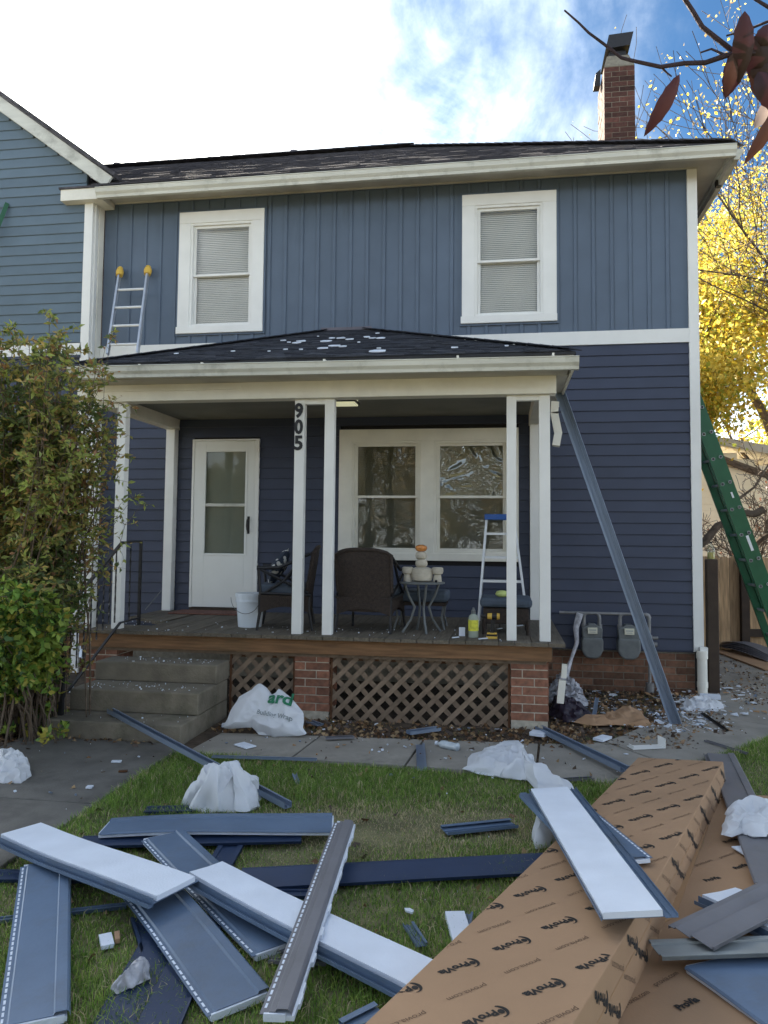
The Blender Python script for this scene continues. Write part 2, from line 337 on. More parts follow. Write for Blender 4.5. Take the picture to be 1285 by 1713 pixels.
M['glass_door'] = glass('door_glass', 1.3, .0, 3., (.72,.74,.72), .04)
for k_ in ('wrap','foam'):
    t = M[k_].node_tree; b = t.nodes['Principled BSDF']; tl = t.nodes.new('ShaderNodeBsdfTranslucent'); tl.inputs[0].default_value = (.8,.82,.85,1); ms = t.nodes.new('ShaderNodeMixShader'); ms.inputs[0].default_value = .3 if k_ == 'wrap' else .12
    t.links.new(b.outputs[0], ms.inputs[1]); t.links.new(tl.outputs[0], ms.inputs[2]); t.links.new(ms.outputs[0], t.nodes['Material Output'].inputs[0])
import bmesh
def warp(root, A, a, n, L, amp, seed):          # gives a straight offcut a slight bow and twist
    R_ = random.Random(seed); c1 = R_.uniform(-1,1)*amp; c2 = R_.uniform(-1,1)*amp; tw = R_.uniform(-1,1)*.02; l = n.cross(a); o0 = V(WL[root.name])
    for ch in root.children:
        bm = bmesh.new(); bm.from_mesh(ch.data)
        if len(bm.verts) < 400:
            for k in range(1,9):
                bmesh.ops.bisect_plane(bm, geom=bm.verts[:]+bm.edges[:]+bm.faces[:], plane_co=A+a*(L*k/9)-o0, plane_no=a)
        for v in bm.verts:
            p = v.co+o0-A; s = p.dot(a)/L; q = p.dot(l)
            v.co += n*(c1*math.sin(math.pi*s)+c2*.5*math.sin(2*math.pi*s)+tw*q*(s-.5)*8*.5)+l*(c2*.6*math.sin(math.pi*s))
        bm.to_mesh(ch.data); bm.free()
# ================================================================== the setting
def poly_slab(name, pts, z0, z1, m_, kind='structure', bevel=0, label=None):
    return MB().prism([(x,y,z0) for x,y in pts],(0,0,z1-z0)).build(name, m_, None, kind=kind, bevel=bevel)
B('ground',(-150,-60,-.3),(150,200,-.012),M['soil'],kind='structure')
poly_slab('lawn',[(-4.6,-40),(-4.6,-3.28),(-1.35,-3.42),(-.40,-2.40),(.05,-1.95),(1.25,-1.2),(1.25,-6),(9,-9),(9,-40)],-.2,0,M['turf'])
poly_slab('left_lawn',[(-14,-40),(-14,-3.2),(-6.9,-3.2),(-6.9,-40)],-.2,-.004,M['turf'])
# front path in separate slabs
def slab(poly, z=.014): return poly_slab('path_slab', poly, -.1, z, M['concrete'], bevel=.006)
def slab2(poly, z=.014): return poly_slab('path_slab', poly, -.1, z, M['concrete_dk'], bevel=.006)
ys = [(-4.56,-2.66,-3.28),(-3.72,-2.60,-3.26),(-2.86,-2.55,-3.29),(-1.93,-2.50,-3.34)]
for (a,b) in zip(ys,ys[1:]):
    slab([(a[0]+.008,a[2]),(b[0]-.008+.1,b[2]),(b[0]-.008,b[1]),(a[0]+.008-.1,a[1])] if False else [(a[0]+.008,a[2]),(b[0]-.008,b[2]),(b[0]+.06-.008,b[1]),(a[0]+.06+.008,a[1])])
slab([(-1.92,-3.34),(-1.35,-3.46),(-.9,-2.98),(-1.33,-2.34),(-1.86,-2.50)],.012)
slab([(-.89,-2.97),(-.40,-2.45),(.02,-2.0),(.42,-1.68),(-.42,-.95),(-1.32,-2.33)],.015)
slab([(.43,-1.67),(1.2,-1.2),(1.3,.2),(.22,.25),(-.38,-.38),(-.41,-.94)],.012)
slab([(.22,.27),(1.3,.22),(1.5,3.0),(.35,3.0)],.015)
for i,(y0,y1) in enumerate([(-3.07,-4.44),(-4.46,-5.9),(-5.92,-7.4),(-7.42,-9.2),(-9.22,-11)]):
    slab2([(-6.0+.0*i,y1),(-4.63+.02*i,y1),(-4.64+.02*i,y0),(-6.02,y0)],.016+.003*(i%2))
# ================================================================== the house
house = thing('house','blue two storey house with board and batten above and lap siding below, white trim','house',(-3.6,2,0))
OL = (-6.169,-5.068,4.161,5.703); OR_ = (-2.64,-1.551,4.168,5.714)
OD = (-5.925,-5.075,.76,2.84); OB = (-4.085,-1.985,1.40,2.937)
def grow(o,g): return (o[0]-g,o[1]+g,o[2]-g,o[3]+g)
wallgrid(-7.2,-.02,.0,5.9,.03,.22,[tuple([o[0]+.12,o[1]-.12,o[2]+.06,o[3]-.12]) for o in (OL,OR_,OB)]).build('wall', M['dark'], house)
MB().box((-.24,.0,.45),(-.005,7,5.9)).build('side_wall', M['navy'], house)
MB().box((-7.2,6.8,0),(-.02,7,5.9)).build('back_wall', M['navy'], house)
# lower storey lap siding, belt board
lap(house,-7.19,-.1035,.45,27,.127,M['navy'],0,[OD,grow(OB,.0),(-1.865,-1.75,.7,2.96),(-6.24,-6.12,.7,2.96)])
B('belt_board',(-7.19,-.032,3.88),(-.10,.02,4.036),M['white'],house)
B('starter_strip',(-1.7,-.012,.437),(-.1,.02,.449),M['navy'],house)
# corner boards
B('corner_board',(-.1035,-.036,.45),(.003,.15,5.9),M['white'],house)
# upper storey board and batten panels
def batten_panel(x0,x1,z0,z1,full=True):
    mb = MB(); j = .0008
    w = x1-x0
    if full and w > .05:
        prof = [(x0+j,.02),(x0+j,-.006),(x1-.052,-.006),(x1-.047,-.019),(x1-.012,-.019),(x1-.007,-.006),(x1-j,-.006),(x1-j,.02)]
    else: prof = [(x0+j,.02),(x0+j,-.006),(x1-j,-.006),(x1-j,.02)]
    mb.prism([(x,y,z0) for x,y in prof],(0,0,z1-z0)).build('siding_panel', M['slate'], house)
x = -.52+.0235-8*.2035
xs = []
x = -.52+.024
while x < -.1035: x += .2035
while x > -7.3: xs.append(x); x -= .2035
xs = sorted(xs)
ops = [grow(OL,.024),grow(OR_,.024)]
for a,b in zip(xs,xs[1:]):
    x0,x1 = max(a,-7.19),min(b,-.105)
    if x1-x0 < .02: continue
    cuts = [(x0,x1,4.040,5.885)]
    for o in ops:
        nc = []
        for (p,q,r,s) in cuts:
            if q <= o[0] or p >= o[1]: nc.append((p,q,r,s)); continue
            if p < o[0]: nc.append((p,o[0],r,s))
            if q > o[1]: nc.append((o[1],q,r,s))
            pa,qa = max(p,o[0]),min(q,o[1])
            if r < o[2]: nc.append((pa,qa,r,o[2]))
            if s > o[3]: nc.append((pa,qa,o[3],s))
        cuts = nc
    for (p,q,r,s) in cuts:
        if q-p > .004: batten_panel(p,q,r,s, abs(q-x1) < 1e-6 and q < -.11)
mb = MB()
for o in ops:
    X0,X1,Z0,Z1 = o; t = .022
    mb.box((X0,-.03,Z0),(X1,-.008,Z0+t)).box((X0,-.03,Z1-t),(X1,-.008,Z1)).box((X0,-.03,Z0+t),(X0+t,-.008,Z1-t)).box((X1-t,-.03,Z0+t),(X1,-.008,Z1-t))
mb.box((-7.19,-.028,5.86),(-.105,-.0065,5.9)).build('siding_channel', M['slate'], house)
# windows
def window(o, tl, tr_, tt, tb, gm, gm2, blind=True, split=.5, sillp=.012, name='window', label=None):
    X0,X1,Z0,Z1 = o; y0 = -.042
    mb = MB(); mb.box((X0,y0,Z0+tb),(X0+tl,.02,Z1-tt)).box((X1-tr_,y0,Z0+tb),(X1,.02,Z1-tt)).box((X0,y0-.002,Z1-tt),(X1,.02,Z1)).box((X0-sillp,y0-.012,Z0),(X1+.004,.02,Z0+tb))
    w = mb.build(name, M['white'] if gm is M['glass'] else M['cream'], house, bevel=.003, label=label)
    sash(w, X0+tl, X1-tr_, Z0+tb, Z1-tt, gm, gm2, blind, split)
    return w
def sash(w, a, b, c, d, gm, gm2, blind, split=.5):
    wm = M['white'] if gm is M['glass'] else M['cream']
    t = .028; f = .036
    mb = MB()  # outer stops
    mb.box((a,-.03,c),(a+t,.09,d)).box((b-t,-.03,c),(b,.09,d)).box((a+t,-.03,d-t),(b-t,.09,d)).box((a+t,-.03,c),(b-t,.09,c+t))
    mb.build('window_jamb', wm, w)
    a += t; b -= t; c += t; d -= t; zm = c+(d-c)*split
    for (z0,z1,yy,gg) in ((zm-.014,d,.0,gm),(c,zm+.018,.035,gm2)):
        mb = MB().box((a,yy,z0),(a+f,yy+.03,z1)).box((b-f,yy,z0),(b,yy+.03,z1)).box((a+f,yy,z1-f*.9),(b-f,yy+.03,z1)).box((a+f,yy,z0),(b-f,yy+.03,z0+f*.8))
        mb.build('sash', wm, w, bevel=.002)
        B('pane',(a+f-.003,yy+.012,z0+f*.8-.003),(b-f+.003,yy+.016,z1-f*.9+.003),gg,w)
    if blind:
        mb = MB(); z = c+.01; k = 0
        while z < d-.01:
            mb.add([(a,.088,z),(b,.088,z),(b,.100,z+.022),(a,.100,z+.022),(a,.086,z+.0015),(b,.086,z+.0015),(b,.098,z+.0235),(a,.098,z+.0235)],[(0,1,2,3),(7,6,5,4),(0,4,5,1),(3,2,6,7)]); z += .0235; k += 1
        mb.build('blind', M['shade'], w, kind='stuff')
    B('room_backing',(a-.02,.20,c-.02),(b+.02,.215,d+.02),M['dark'] if blind else M['shade'],w)
window(OL,.15,.145,.145,.085,M['glass'],M['glass'])
window(OR_,.15,.155,.135,.085,M['glass'],M['glass'],split=.5)
# wide porch window: one frame with a middle mullion and two sashed units
X0,X1,Z0,Z1 = OB
mb = MB().box((X0,-.046,Z0+.085),(X0+.155,.02,Z1-.14)).box((-3.115,-.046,Z0+.085),(-2.955,.02,Z1-.14)).box((-2.10,-.046,Z0+.085),(X1,.02,Z1-.14)).box((X0,-.048,Z1-.14),(X1,.02,Z1)).box((X0-.01,-.062,Z0),(X1+.01,.02,Z0+.085))
bay = mb.build('window', M['cream'], house, bevel=.003, label='wide porch window of two side by side units in one cream frame')
sash(bay,X0+.155,-3.115,Z0+.085,Z1-.14,M['film_dim'],M['film_dim'],True,.5)
sash(bay,-2.955,-2.10,Z0+.085,Z1-.14,M['film'],M['film_dim'],True,.5)
# storm door
X0,X1,Z0,Z1 = -5.91,-5.09,.805,2.822
B('door_frame',(X0-.014,-.03,Z0-.045),(X1+.014,.02,Z0-.006),M['post'],house)
mb = MB().box((X0-.014,-.04,Z0-.005),(X0+.012,.02,Z1)).box((X1-.03,-.04,Z0-.005),(X1+.014,.02,Z1)).box((X0-.014,-.042,Z1),(X1+.014,.02,Z1+.018))
mb.build('door_frame', M['white'], house)
gx0,gx1,gz0,gz1 = -5.748,-5.243,1.452,2.685; a,b = X0+.014,X1-.033
mb = MB().box((a,-.034,Z0),(gx0,.0,Z1-.003)).box((gx1,-.034,Z0),(b,.0,Z1-.003)).box((gx0,-.034,gz1),(gx1,.0,Z1-.003)).box((gx0,-.034,Z0),(gx1,.0,gz0))
door = mb.build('door', M['door'], house, bevel=.003)
t = .026
MB().box((gx0-t,-.043,gz0-t),(gx0,-.0345,gz1+t)).box((gx1,-.043,gz0-t),(gx1+t,-.0345,gz1+t)).box((gx0,-.043,gz1),(gx1,-.0345,gz1+t)).box((gx0,-.043,gz0-t),(gx1,-.0345,gz0)).build('glass_moulding', M['door'], door, bevel=.003)
zm = gz0+.585
B('door_rail',(gx0,-.036,zm-.018),(gx1,-.012,zm+.018),M['gutter'],door)
B('pane',(gx0,-.02,gz0),(gx1,-.016,gz1),M['glass_door'],door)
B('inner_door',(gx0-.03,.022,gz0-.03),(gx1+.03,.028,gz1+.03),M['shade'],door)
MB().tube([(b-.07,-.036,1.72),(b-.072,-.075,1.74),(b-.074,-.085,1.79),(b-.072,-.075,1.85),(b-.07,-.036,1.875)],.011,8).box((b-.085,-.037,1.69),(b-.055,-.0345,1.90)).build('handle', M['black'], door, smooth=True)
# foundation bricks
def brickwall(parent, x0, x1, z0, rows, face_y, m_, mm, depth=.09, L=.203, H=.0665, j=.0095, axis='x', edge_half=True, jit=.0015, back=None, meshes=None):
    # bricks laid on a plane; face towards -Y (axis x) ; returns nothing
    full = x1-x0
    for r in range(rows):
        z = z0+r*(H+j); x = x0; first = (r%2==1)
        while x < x1-.02:
            w = (L-j)/2 if first else L; first = False
            w = min(w, x1-x)
            if x1-(x+w) < .035: w = x1-x
            yo = face_y+RND.uniform(-jit,jit)
            key = (round(w,3),round(H,4),depth,axis,m_.name)
            if key not in BM:
                o = MB().box((0,0,0),(w,depth,H) if axis=='x' else (depth,w,H)).build('brick', m_, parent, bevel=0); BM[key] = o.data
                # re-origin the shared mesh to its own corner
                o.data.transform(Matrix.Translation(-(V((0,0,0))-V(WL[parent.name])))); 
                o.location = (V((x,yo,z)) if axis=='x' else V((yo,x,z)))-V(WL[parent.name])
            else:
                o = bpy.data.objects.new('brick', BM[key]); COL.objects.link(o); o.parent = parent
                o.location = (V((x,yo,z)) if axis=='x' else V((yo,x,z)))-V(WL[parent.name])
            x += w+j
BM = {}
fnd = B('foundation',(-7.2,.010,-.1),(-.085,.15,.445),M['mortar_dk'],house)
brickwall(fnd,-1.72,-.088,-.03,6,.006,M['brick_dk'],None,depth=.05,L=.212)
B('side_foundation',(-.20,.15,-.1),(-.085,7,.445),M['brick_dk'],house)
# eaves
EZ = 5.872; EY = -.40; EX = .27; GY = -.52
MB().box((-7.05,EY,EZ),(EX,.0,EZ+.02)).box((-.0,0,EZ),(EX,7,EZ+.02)).build('soffit', M['soffit'], house)
MB().box((-7.05,EY-.022,EZ-.045),(EX+.022,EY,EZ+.055)).build('fascia', M['gutter'], house)
MB().box((EX,EY,EZ-.045),(EX+.022,7,EZ+.055)).build('fascia', M['gutter'], house)
B('frieze_board',(-7.19,-.05,5.862),(.003,.0,5.899),M['soffit'],house)
def kgutter(parent, x0, x1, ztop, yb, m_, name='gutter', s=1., zl=None):
    prof = [(0,0),(0,-.115),(-.055,-.115),(-.062,-.085),(-.088,-.055),(-.098,-.012),(-.105,-.008),(-.105,0),(-.09,-.004),(-.08,-.05),(-.056,-.08),(-.048,-.108),(-.006,-.108),(-.006,0)]
    zl = ztop if zl is None else zl; n = len(prof)
    vs = [(x0,yb+y*s,zl+z*s) for y,z in prof]+[(x1,yb+y*s,ztop+z*s) for y,z in prof]
    fs = [(i,(i+1)%n,(i+1)%n+n,i+n) for i in range(n)]
    mb = MB().add(vs,fs); mb.prism([(x0,yb+y*s,zl+z*s) for y,z in prof[:8]],(.003,0,0)).prism([(x1-.003,yb+y*s,ztop+z*s) for y,z in prof[:8]],(.003,0,0))
    return mb.build(name, m_, parent)
kgutter(house,-7.05,EX+.03,EZ+.015,EY-.024,M['gutter'],zl=EZ-.005)
# side gutter
prof = [(0,0),(0,-.115),(.055,-.115),(.062,-.085),(.088,-.055),(.105,-.008),(.105,0)]
MB().prism([(EX+.022+x_,EY-.02,EZ+.0+z_) for x_,z_ in prof],(0,6.5,0)).build('gutter', M['gutter'], house)
g = MB().tube([(EX-.02,EY+.34,EZ-.03),(EX-.08,EY+.5,EZ-.06),(EX-.18,EY+.85,EZ-.12)],.0001,6)
MB().lathe((EX+.03,EY+.62,EZ-.125),[(.035,0),(.04,.015),(.04,.06),(.03,.075)],12).box((EX+.0,EY+.60,EZ-.06),(EX+.05,EY+.64,EZ-.045)).build('camera_housing', M['black'], house, smooth=True)
# roofs of overlapping shingle courses
def shingles(parent, O, ax, slope, rows, expo, extent, mats, name='shingles', tab=.3, th=.009):
    # O origin at the eave, ax unit along the eave, slope unit up the roof, extent(s)->(u0,u1)
    mb = MB(); nrm = ax.cross(slope).normalized()
    if nrm.z < 0: nrm = -nrm
    for r in range(rows):
        s0 = r*expo-.01; s1 = (r+1)*expo+.02; u0,u1 = extent((s0+s1)/2)
        if u1-u0 < .03: continue
        u = u0-RND.uniform(0,tab); 
        while u < u1:
            w = tab*RND.uniform(.55,1.25); a_ = max(u+.0015,u0); b_ = min(u+w-.0015,u1)
            if b_-a_ > .01:
                lift = th*RND.uniform(.8,1.7); sd = s0-RND.choice((0,0,.006,.010))
                p = [O+ax*a_+slope*sd+nrm*lift, O+ax*b_+slope*sd+nrm*lift, O+ax*b_+slope*s1+nrm*.001, O+ax*a_+slope*s1+nrm*.001, O+ax*a_+slope*sd, O+ax*b_+slope*sd]
                mb.add(p,[(0,1,2,3),(4,5,1,0),(4,0,3),(5,2,1)], 0 if RND.random()<.62 else 1)
            u += w
    return mb.build(name, mats, parent, kind='stuff')
pit = .575; RY = 3.47; z0 = EZ+.035; y0 = EY-.08; run = RY-y0
sl_ = V((0,1,pit)).normalized(); ZR = z0+run*pit
RX = EX+.05-run
roof = MB().add([(-7.05,y0,z0-.02),(EX+.05,y0,z0-.02),(RX,RY,ZR-.02),(-10.15,RY,ZR-.02),(EX+.05,2*RY-y0,z0-.02),(-13,2*RY-y0,z0-.02)],[(0,1,2,3),(1,4,2),(3,2,4,5),(0,5,4,1)]).build('roof', M['shingle'], house)
Ls = math.hypot(run,run*pit)
shingles(roof, V((-8.4,y0,z0)), V((1,0,0)), sl_, int(Ls/.14)+1, .14, lambda s: (1.36-.782*s/Ls*run, 8.4+EX+.05-s/Ls*run), [M['shingle'],M['shingle2']])
shingles(roof, V((EX+.05,y0,z0)), V((0,1,0)), V((-1,0,pit)).normalized(), int(Ls/.14)+1, .14, lambda s: (s/Ls*run, 2*run-s/Ls*run), [M['shingle'],M['shingle2']])
mb = MB(); k = 0; hx = V((-1,1,pit)).normalized(); hl = math.sqrt(2*run*run+(run*pit)**2)
while k*.2 < hl:
    p = V((EX+.05,y0,z0+.008))+hx*(k*.2); mb.bar(p, p+hx*.26+V((0,0,.01)), .24,.012); k += 1
x = RX
while x > -10.0: mb.bar((x,RY,ZR+.012),(x-.28,RY,ZR+.02),.26,.014); x -= .22
mb.build('ridge_cap', M['shingle'], roof, kind='stuff')
for (px_,py_) in ((197,275),(492,255)):
    p = FY(px_,py_,RY+.15); MB().lathe((p.x,p.y,ZR-.25),[(.055,0),(.055,.36)],12).lathe((p.x,p.y,ZR+.11),[(.075,0),(.075,.05),(.02,.07)],12).build('vent_pipe', M['vent'], house, smooth=True)
# chimney
cx0,cx1,cy0,cy1 = -.716,-.288,2.2,2.95; cz = 8.52
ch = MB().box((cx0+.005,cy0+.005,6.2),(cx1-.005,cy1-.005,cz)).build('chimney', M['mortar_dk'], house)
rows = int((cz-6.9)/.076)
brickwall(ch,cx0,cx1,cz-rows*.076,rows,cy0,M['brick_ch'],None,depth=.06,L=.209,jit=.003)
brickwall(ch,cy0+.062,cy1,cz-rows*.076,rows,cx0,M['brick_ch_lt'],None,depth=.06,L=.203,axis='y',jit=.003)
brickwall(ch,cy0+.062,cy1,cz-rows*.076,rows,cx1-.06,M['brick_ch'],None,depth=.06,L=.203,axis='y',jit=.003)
MB().add([(cx0,cy0,cz),(cx1,cy0,cz),(cx1,cy1,cz),(cx0,cy1,cz),(cx0+.05,cy0+.07,cz+.20),(cx1-.07,cy0+.07,cz+.20),(cx1-.07,cy1-.07,cz+.20),(cx0+.05,cy1-.07,cz+.20)],[(0,3,2,1),(4,5,6,7),(0,1,5,4),(1,2,6,5),(2,3,7,6),(3,0,4,7)]).build('mortar_crown', M['mortar_dk'], ch)
zt = cz+.20
mb = MB(); a0,a1,b0,b1 = cx0+.09,cx1-.1,cy0+.12,cy1-.12
mb.box((a0,b0,zt),(a1,b1,zt+.10)); mb.add([(a0-.06,b0-.08,zt+.1),(a1+.05,b0-.08,zt+.13),(a1+.05,b1+.05,zt+.13),(a0-.06,b1+.05,zt+.1),(a0-.01,b0-.06,zt+.32),(a1+.10,b0-.06,zt+.34),(a1+.10,b1+.05,zt+.34),(a0-.01,b1+.05,zt+.32)],[(0,3,2,1),(4,5,6,7),(0,1,5,4),(1,2,6,5),(2,3,7,6),(3,0,4,7)])
mb.build('chimney_cap', M['black'], ch)
MB().add([(cx0-.11,cy1-.45,cz-.10),(cx0-.02,cy1-.45,cz-.10),(cx0-.02,cy1-.3,cz-.10),(cx0-.11,cy1-.3,cz-.10),(cx0-.08,cy1-.45,cz+.10),(cx0-.01,cy1-.45,cz+.16),(cx0-.01,cy1-.3,cz+.16),(cx0-.08,cy1-.3,cz+.10)],[(0,3,2,1),(4,5,6,7),(0,1,5,4),(1,2,6,5),(2,3,7,6),(3,0,4,7)]).build('chimney_bracket', M['black'], ch)
# ================================================================== neighbouring half with a gable
nb = thing('neighbouring_house','blue grey lap sided house with gable and white rake board, joined on the left','house',(-9.5,2,0))
NY = -.22
def rk(z): return -7.15-(z-6.02)/.735 if z > 6.0 else -7.33     # right end of a board at height z under the rake
lap(nb,-11.2,-7.33,4.04,25,.127,M['nbr'],NY,lim=lambda z0,z1,a,b: (a,min(b,rk(z0)) if z0>5.9 else b))
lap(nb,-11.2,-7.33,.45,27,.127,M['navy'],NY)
B('belt_board',(-11.2,NY-.03,3.88),(-7.325,NY+.02,4.03),M['white'],nb)
B('belt_flashing',(-11.2,NY-.05,3.845),(-7.325,NY+.02,3.878),M['navy'],nb)
MB().prism([(-7.26,NY+.03,0),(-7.26,NY+.03,5.97),(-11.3,NY+.03,8.94),(-11.3,NY+.03,0)],(0,.05,0)).build('wall', M['dark'], nb)
B('foundation',(-11.2,NY+.012,-.1),(-7.2,NY+.2,.448),M['brick_dk'],nb)
B('corner_board',(-7.335,NY-.03,.0),(-7.225,.02,5.92),M['white'],nb)
MB().box((-7.224,-.13,.3),(-7.195,-.02,5.92)).build('corner_trim', M['cream'], nb)
MB().box((-7.224,-.2,.3),(-7.205,-.14,5.92)).build('corner_trim', M['white'], nb)
# rake, soffit return and roof
d = V((-1,0,.735)).normalized(); nn = V((.735,0,1)).normalized()
p0 = V((-7.02,NY-.12,5.955))
mb = MB(); L = 5.2
mb.prism([p0,p0+d*L,p0+d*L+nn*.15,p0+nn*.15],(0,.03,0)); mb.prism([p0+V((0,.03,0)),p0+d*L+V((0,.03,0)),p0+d*L+V((0,.03,0))+nn*.02,p0+V((0,.03,0))+nn*.02],(0,.12,0))
mb.build('rake_board', M['gutter'], nb)
q0 = p0+nn*.152+V((.03,-.03,0))
rf = MB().prism([q0,q0+d*(L+.1),q0+d*(L+.1)+nn*.04,q0+nn*.04],(0,4,0)).build('roof', M['shingle2'], nb)
B('eave_return',(-7.60,NY-.14,5.80),(-7.06,NY+.2,5.94),M['cream'],nb)
B('eave_flashing',(-7.62,NY-.16,5.942),(-7.04,NY+.2,5.965),M['shingle2'],nb)
# ================================================================== porch
DZ = .757; PYF = -1.94
porch = thing('porch','white columned front porch with hip roof, wood deck and lattice skirt on brick piers','porch',(-3.9,-1,0))
x = -1.625; k = 0
while x > -6.28:
    w = .138; y1 = -.02
    if x-w < -5.70: y1 = -1.60
    if x-w < -5.70 and x-w > -6.2: pass
    B('deck_board',(x-w,-2.055+RND.uniform(-.006,.006),DZ-.032),(x,y1,DZ+RND.uniform(-.0015,.0015)),M['deck'],porch)
    x -= w+.006; k += 1
x_=-5.70
for i in range(5): # diagonal edge by the cellar opening: short boards against the wall
    xa = -5.70-.144*i; y_in = -.02-.0
    if xa < -6.25: break
    B('deck_board',(xa-.138,-.95+.11*i-.25,DZ-.032),(xa-.003,-.02,DZ),M['deck'],porch)
MB().box((-6.2,-2.0,DZ-.165),(-1.735,-1.96,DZ-.034)).build('rim_joist', M['rim'], porch)
MB().box((-1.775,-1.96,DZ-.165),(-1.735,-.02,DZ-.034)).build('rim_joist', M['rim'], porch)
MB().box((-6.2,-1.96,DZ-.20),(-1.78,-1.90,DZ-.166)).build('deck_ledger', M['lattice'], porch)
def pier(x0,x1,y0,y1,z1,label=None):
    p = MB().box((x0+.003,y0+.0035,-.1),(x1-.008,y1,z1)).build('brick_pier', M['mortar'], porch, label=label)
    rows = int(z1/.0745)
    brickwall(p,x0,x1,z1-rows*.0745-.002,rows,y0,M['brick'],None,depth=.05,L=.2,H=.065,j=.0095,jit=.003)
    brickwall(p,y0+.055,y1,z1-rows*.0745-.002,rows,x1-.05,M['brick'],None,depth=.05,L=.2,H=.065,j=.0095,axis='y',jit=.002)
pier(-4.062,-3.735,-1.955,-1.62,DZ-.167); pier(-2.09,-1.762,-1.955,-1.62,DZ-.167); pier(-6.15,-5.83,-1.955,-1.62,DZ-.167)
def lattice(x0,x1,z0,z1):
    f = MB().box((x0,-1.925,z0),(x0+.02,-1.88,z1)).box((x1-.02,-1.925,z0),(x1,-1.88,z1)).box((x0+.02,-1.90,z1-.03),(x1-.02,-1.88,z1)).build('lattice_panel', M['rust'], porch)
    for sgn,y in ((1,-1.92),(-1,-1.908)):
        c = -2.
        while c < 4.:
            # line x = x0 + c + sgn*(z-z0)
            pts = []
            for z in (z0,z1):
                xx = x0+c+sgn*(z-z0); 
                if x0 <= xx <= x1: pts.append((xx,z))
            for xx in (x0,x1):
                z = z0+sgn*(xx-x0-c)
                if z0 < z < z1: pts.append((xx,z))
            if len(pts) >= 2:
                (ax_,az),(bx,bz) = pts[0],pts[1]
                if math.hypot(ax_-bx,az-bz) > .05:
                    MB().bar((ax_,y,az),(bx,y,bz),.008,.043,0,(0,1,0) if False else (-sgn*.7,0,.7)).build('lattice_slat', M['lattice'], f)
            c += .152
lattice(-4.70,-4.065,-.02,DZ-.2); lattice(-3.73,-2.095,-.02,DZ-.2)
# columns in pairs
ZB = 2.96
def post(x0,x1,y0=PYF,y1=None,z0=DZ,z1=ZB):
    return B('column',(x0,y0,z0),(x1,y1 if y1 is not None else y0+.09,z1),M['white'],porch,bevel=.004)
post(-5.905,-5.815); post(-6.20,-6.11)
c2 = post(-4.106,-4.012); post(-3.816,-3.725); post(-2.127,-2.04); post(-1.838,-1.742)
B('column_head',(-4.012,PYF+.012,ZB-.045),(-3.816,PYF+.078,ZB),M['white'],porch); B('column_head',(-2.04,PYF+.012,ZB-.045),(-1.838,PYF+.078,ZB),M['white'],porch); B('column_head',(-6.11,PYF+.012,ZB-.045),(-5.905,PYF+.078,ZB),M['white'],porch)
post(-6.235,-6.125,-.12,-.0); post(-1.86,-1.755,-.12,-.0)
# beam, boards, ceiling
B('front_beam',(-6.30,-2.005,ZB+.001),(-1.69,-1.85,3.16),M['cream'],porch,bevel=.003)
B('side_beam',(-6.25,-1.849,ZB+.001),(-6.11,-.0,3.16),M['cream'],porch); B('side_beam',(-1.87,-1.849,ZB+.001),(-1.74,-.0,3.16),M['cream'],porch)
B('loose_fascia_strip',(-6.2,-2.022,3.055),(-4.62,-2.006,3.082),M['cream'],porch)
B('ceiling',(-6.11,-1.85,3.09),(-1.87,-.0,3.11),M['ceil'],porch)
MB().box((-6.22,-2.26,3.12),(-1.60,-2.006,3.135)).box((-1.69,-2.0,3.12),(-1.585,-.0,3.135)).build('soffit', M['soffit'], porch)
ZE = 3.245
MB().box((-6.15,-2.285,3.125),(-1.58,-2.262,ZE)).build('fascia', M['cream'], porch)
MB().box((-1.58,-2.26,3.10),(-1.56,-.0,ZE)).build('fascia', M['cream'], porch)
kgutter(porch,-6.15,-1.53,3.19,-2.36,M['gutter'],zl=3.215,s=.92)
mb = MB()
for x_ in (-6.02,-5.45,-4.85,-3.72,-2.55,-1.75): mb.box((x_,-2.44,3.195),(x_+.018,-2.28,3.222))
mb.build('gutter_hanger', M['cream'], porch)
# hip roof
E0,E1,EYp = -6.14,-1.55,-2.33; A0,A1,AZ = -4.28,-3.76,4.14; ZE2 = 3.262
rf = MB().add([(E0,EYp,ZE2-.012),(E1,EYp,ZE2-.012),(A1,-.02,AZ-.02),(A0,-.02,AZ-.02),(E0,-.02,ZE2-.012),(E1,-.02,ZE2-.012)],[(0,1,2,3),(0,3,4),(1,5,2),(0,4,5,1)]).build('roof', M['black'], porch)
B('drip_edge',(E0,EYp-.004,ZE2-.03),(E1,EYp+.03,ZE2-.006),M['black'],rf)
sp_ = V((0,-.02-EYp,AZ-ZE2)); Ls = sp_.length; sp_.normalize()
shingles(rf, V((E0,EYp,ZE2)), V((1,0,0)), sp_, int(Ls/.105)+1, .105, lambda s: ((A0-E0)*min(1,s/Ls), (E1-E0)-(E1-A1)*min(1,s/Ls)), [M['shingle_p'],M['shingle_p2']], tab=.24)
r_ = V((A1-E1,0,AZ-ZE2)); L2 = r_.length; r_.normalize()
shingles(rf, V((E1,EYp,ZE2)), V((0,1,0)), r_, int(L2/.13)+1, .13, lambda s: (2.31*min(1,s/L2), 2.31), [M['shingle_p'],M['shingle_p2']])
l_ = V((A0-E0,0,AZ-ZE2)); L3 = l_.length; l_.normalize()
shingles(rf, V((E0,EYp,ZE2)), V((0,1,0)), l_, int(L3/.13)+1, .13, lambda s: (2.31*min(1,s/L3), 2.31), [M['shingle_p'],M['shingle_p2']])
mb = MB()
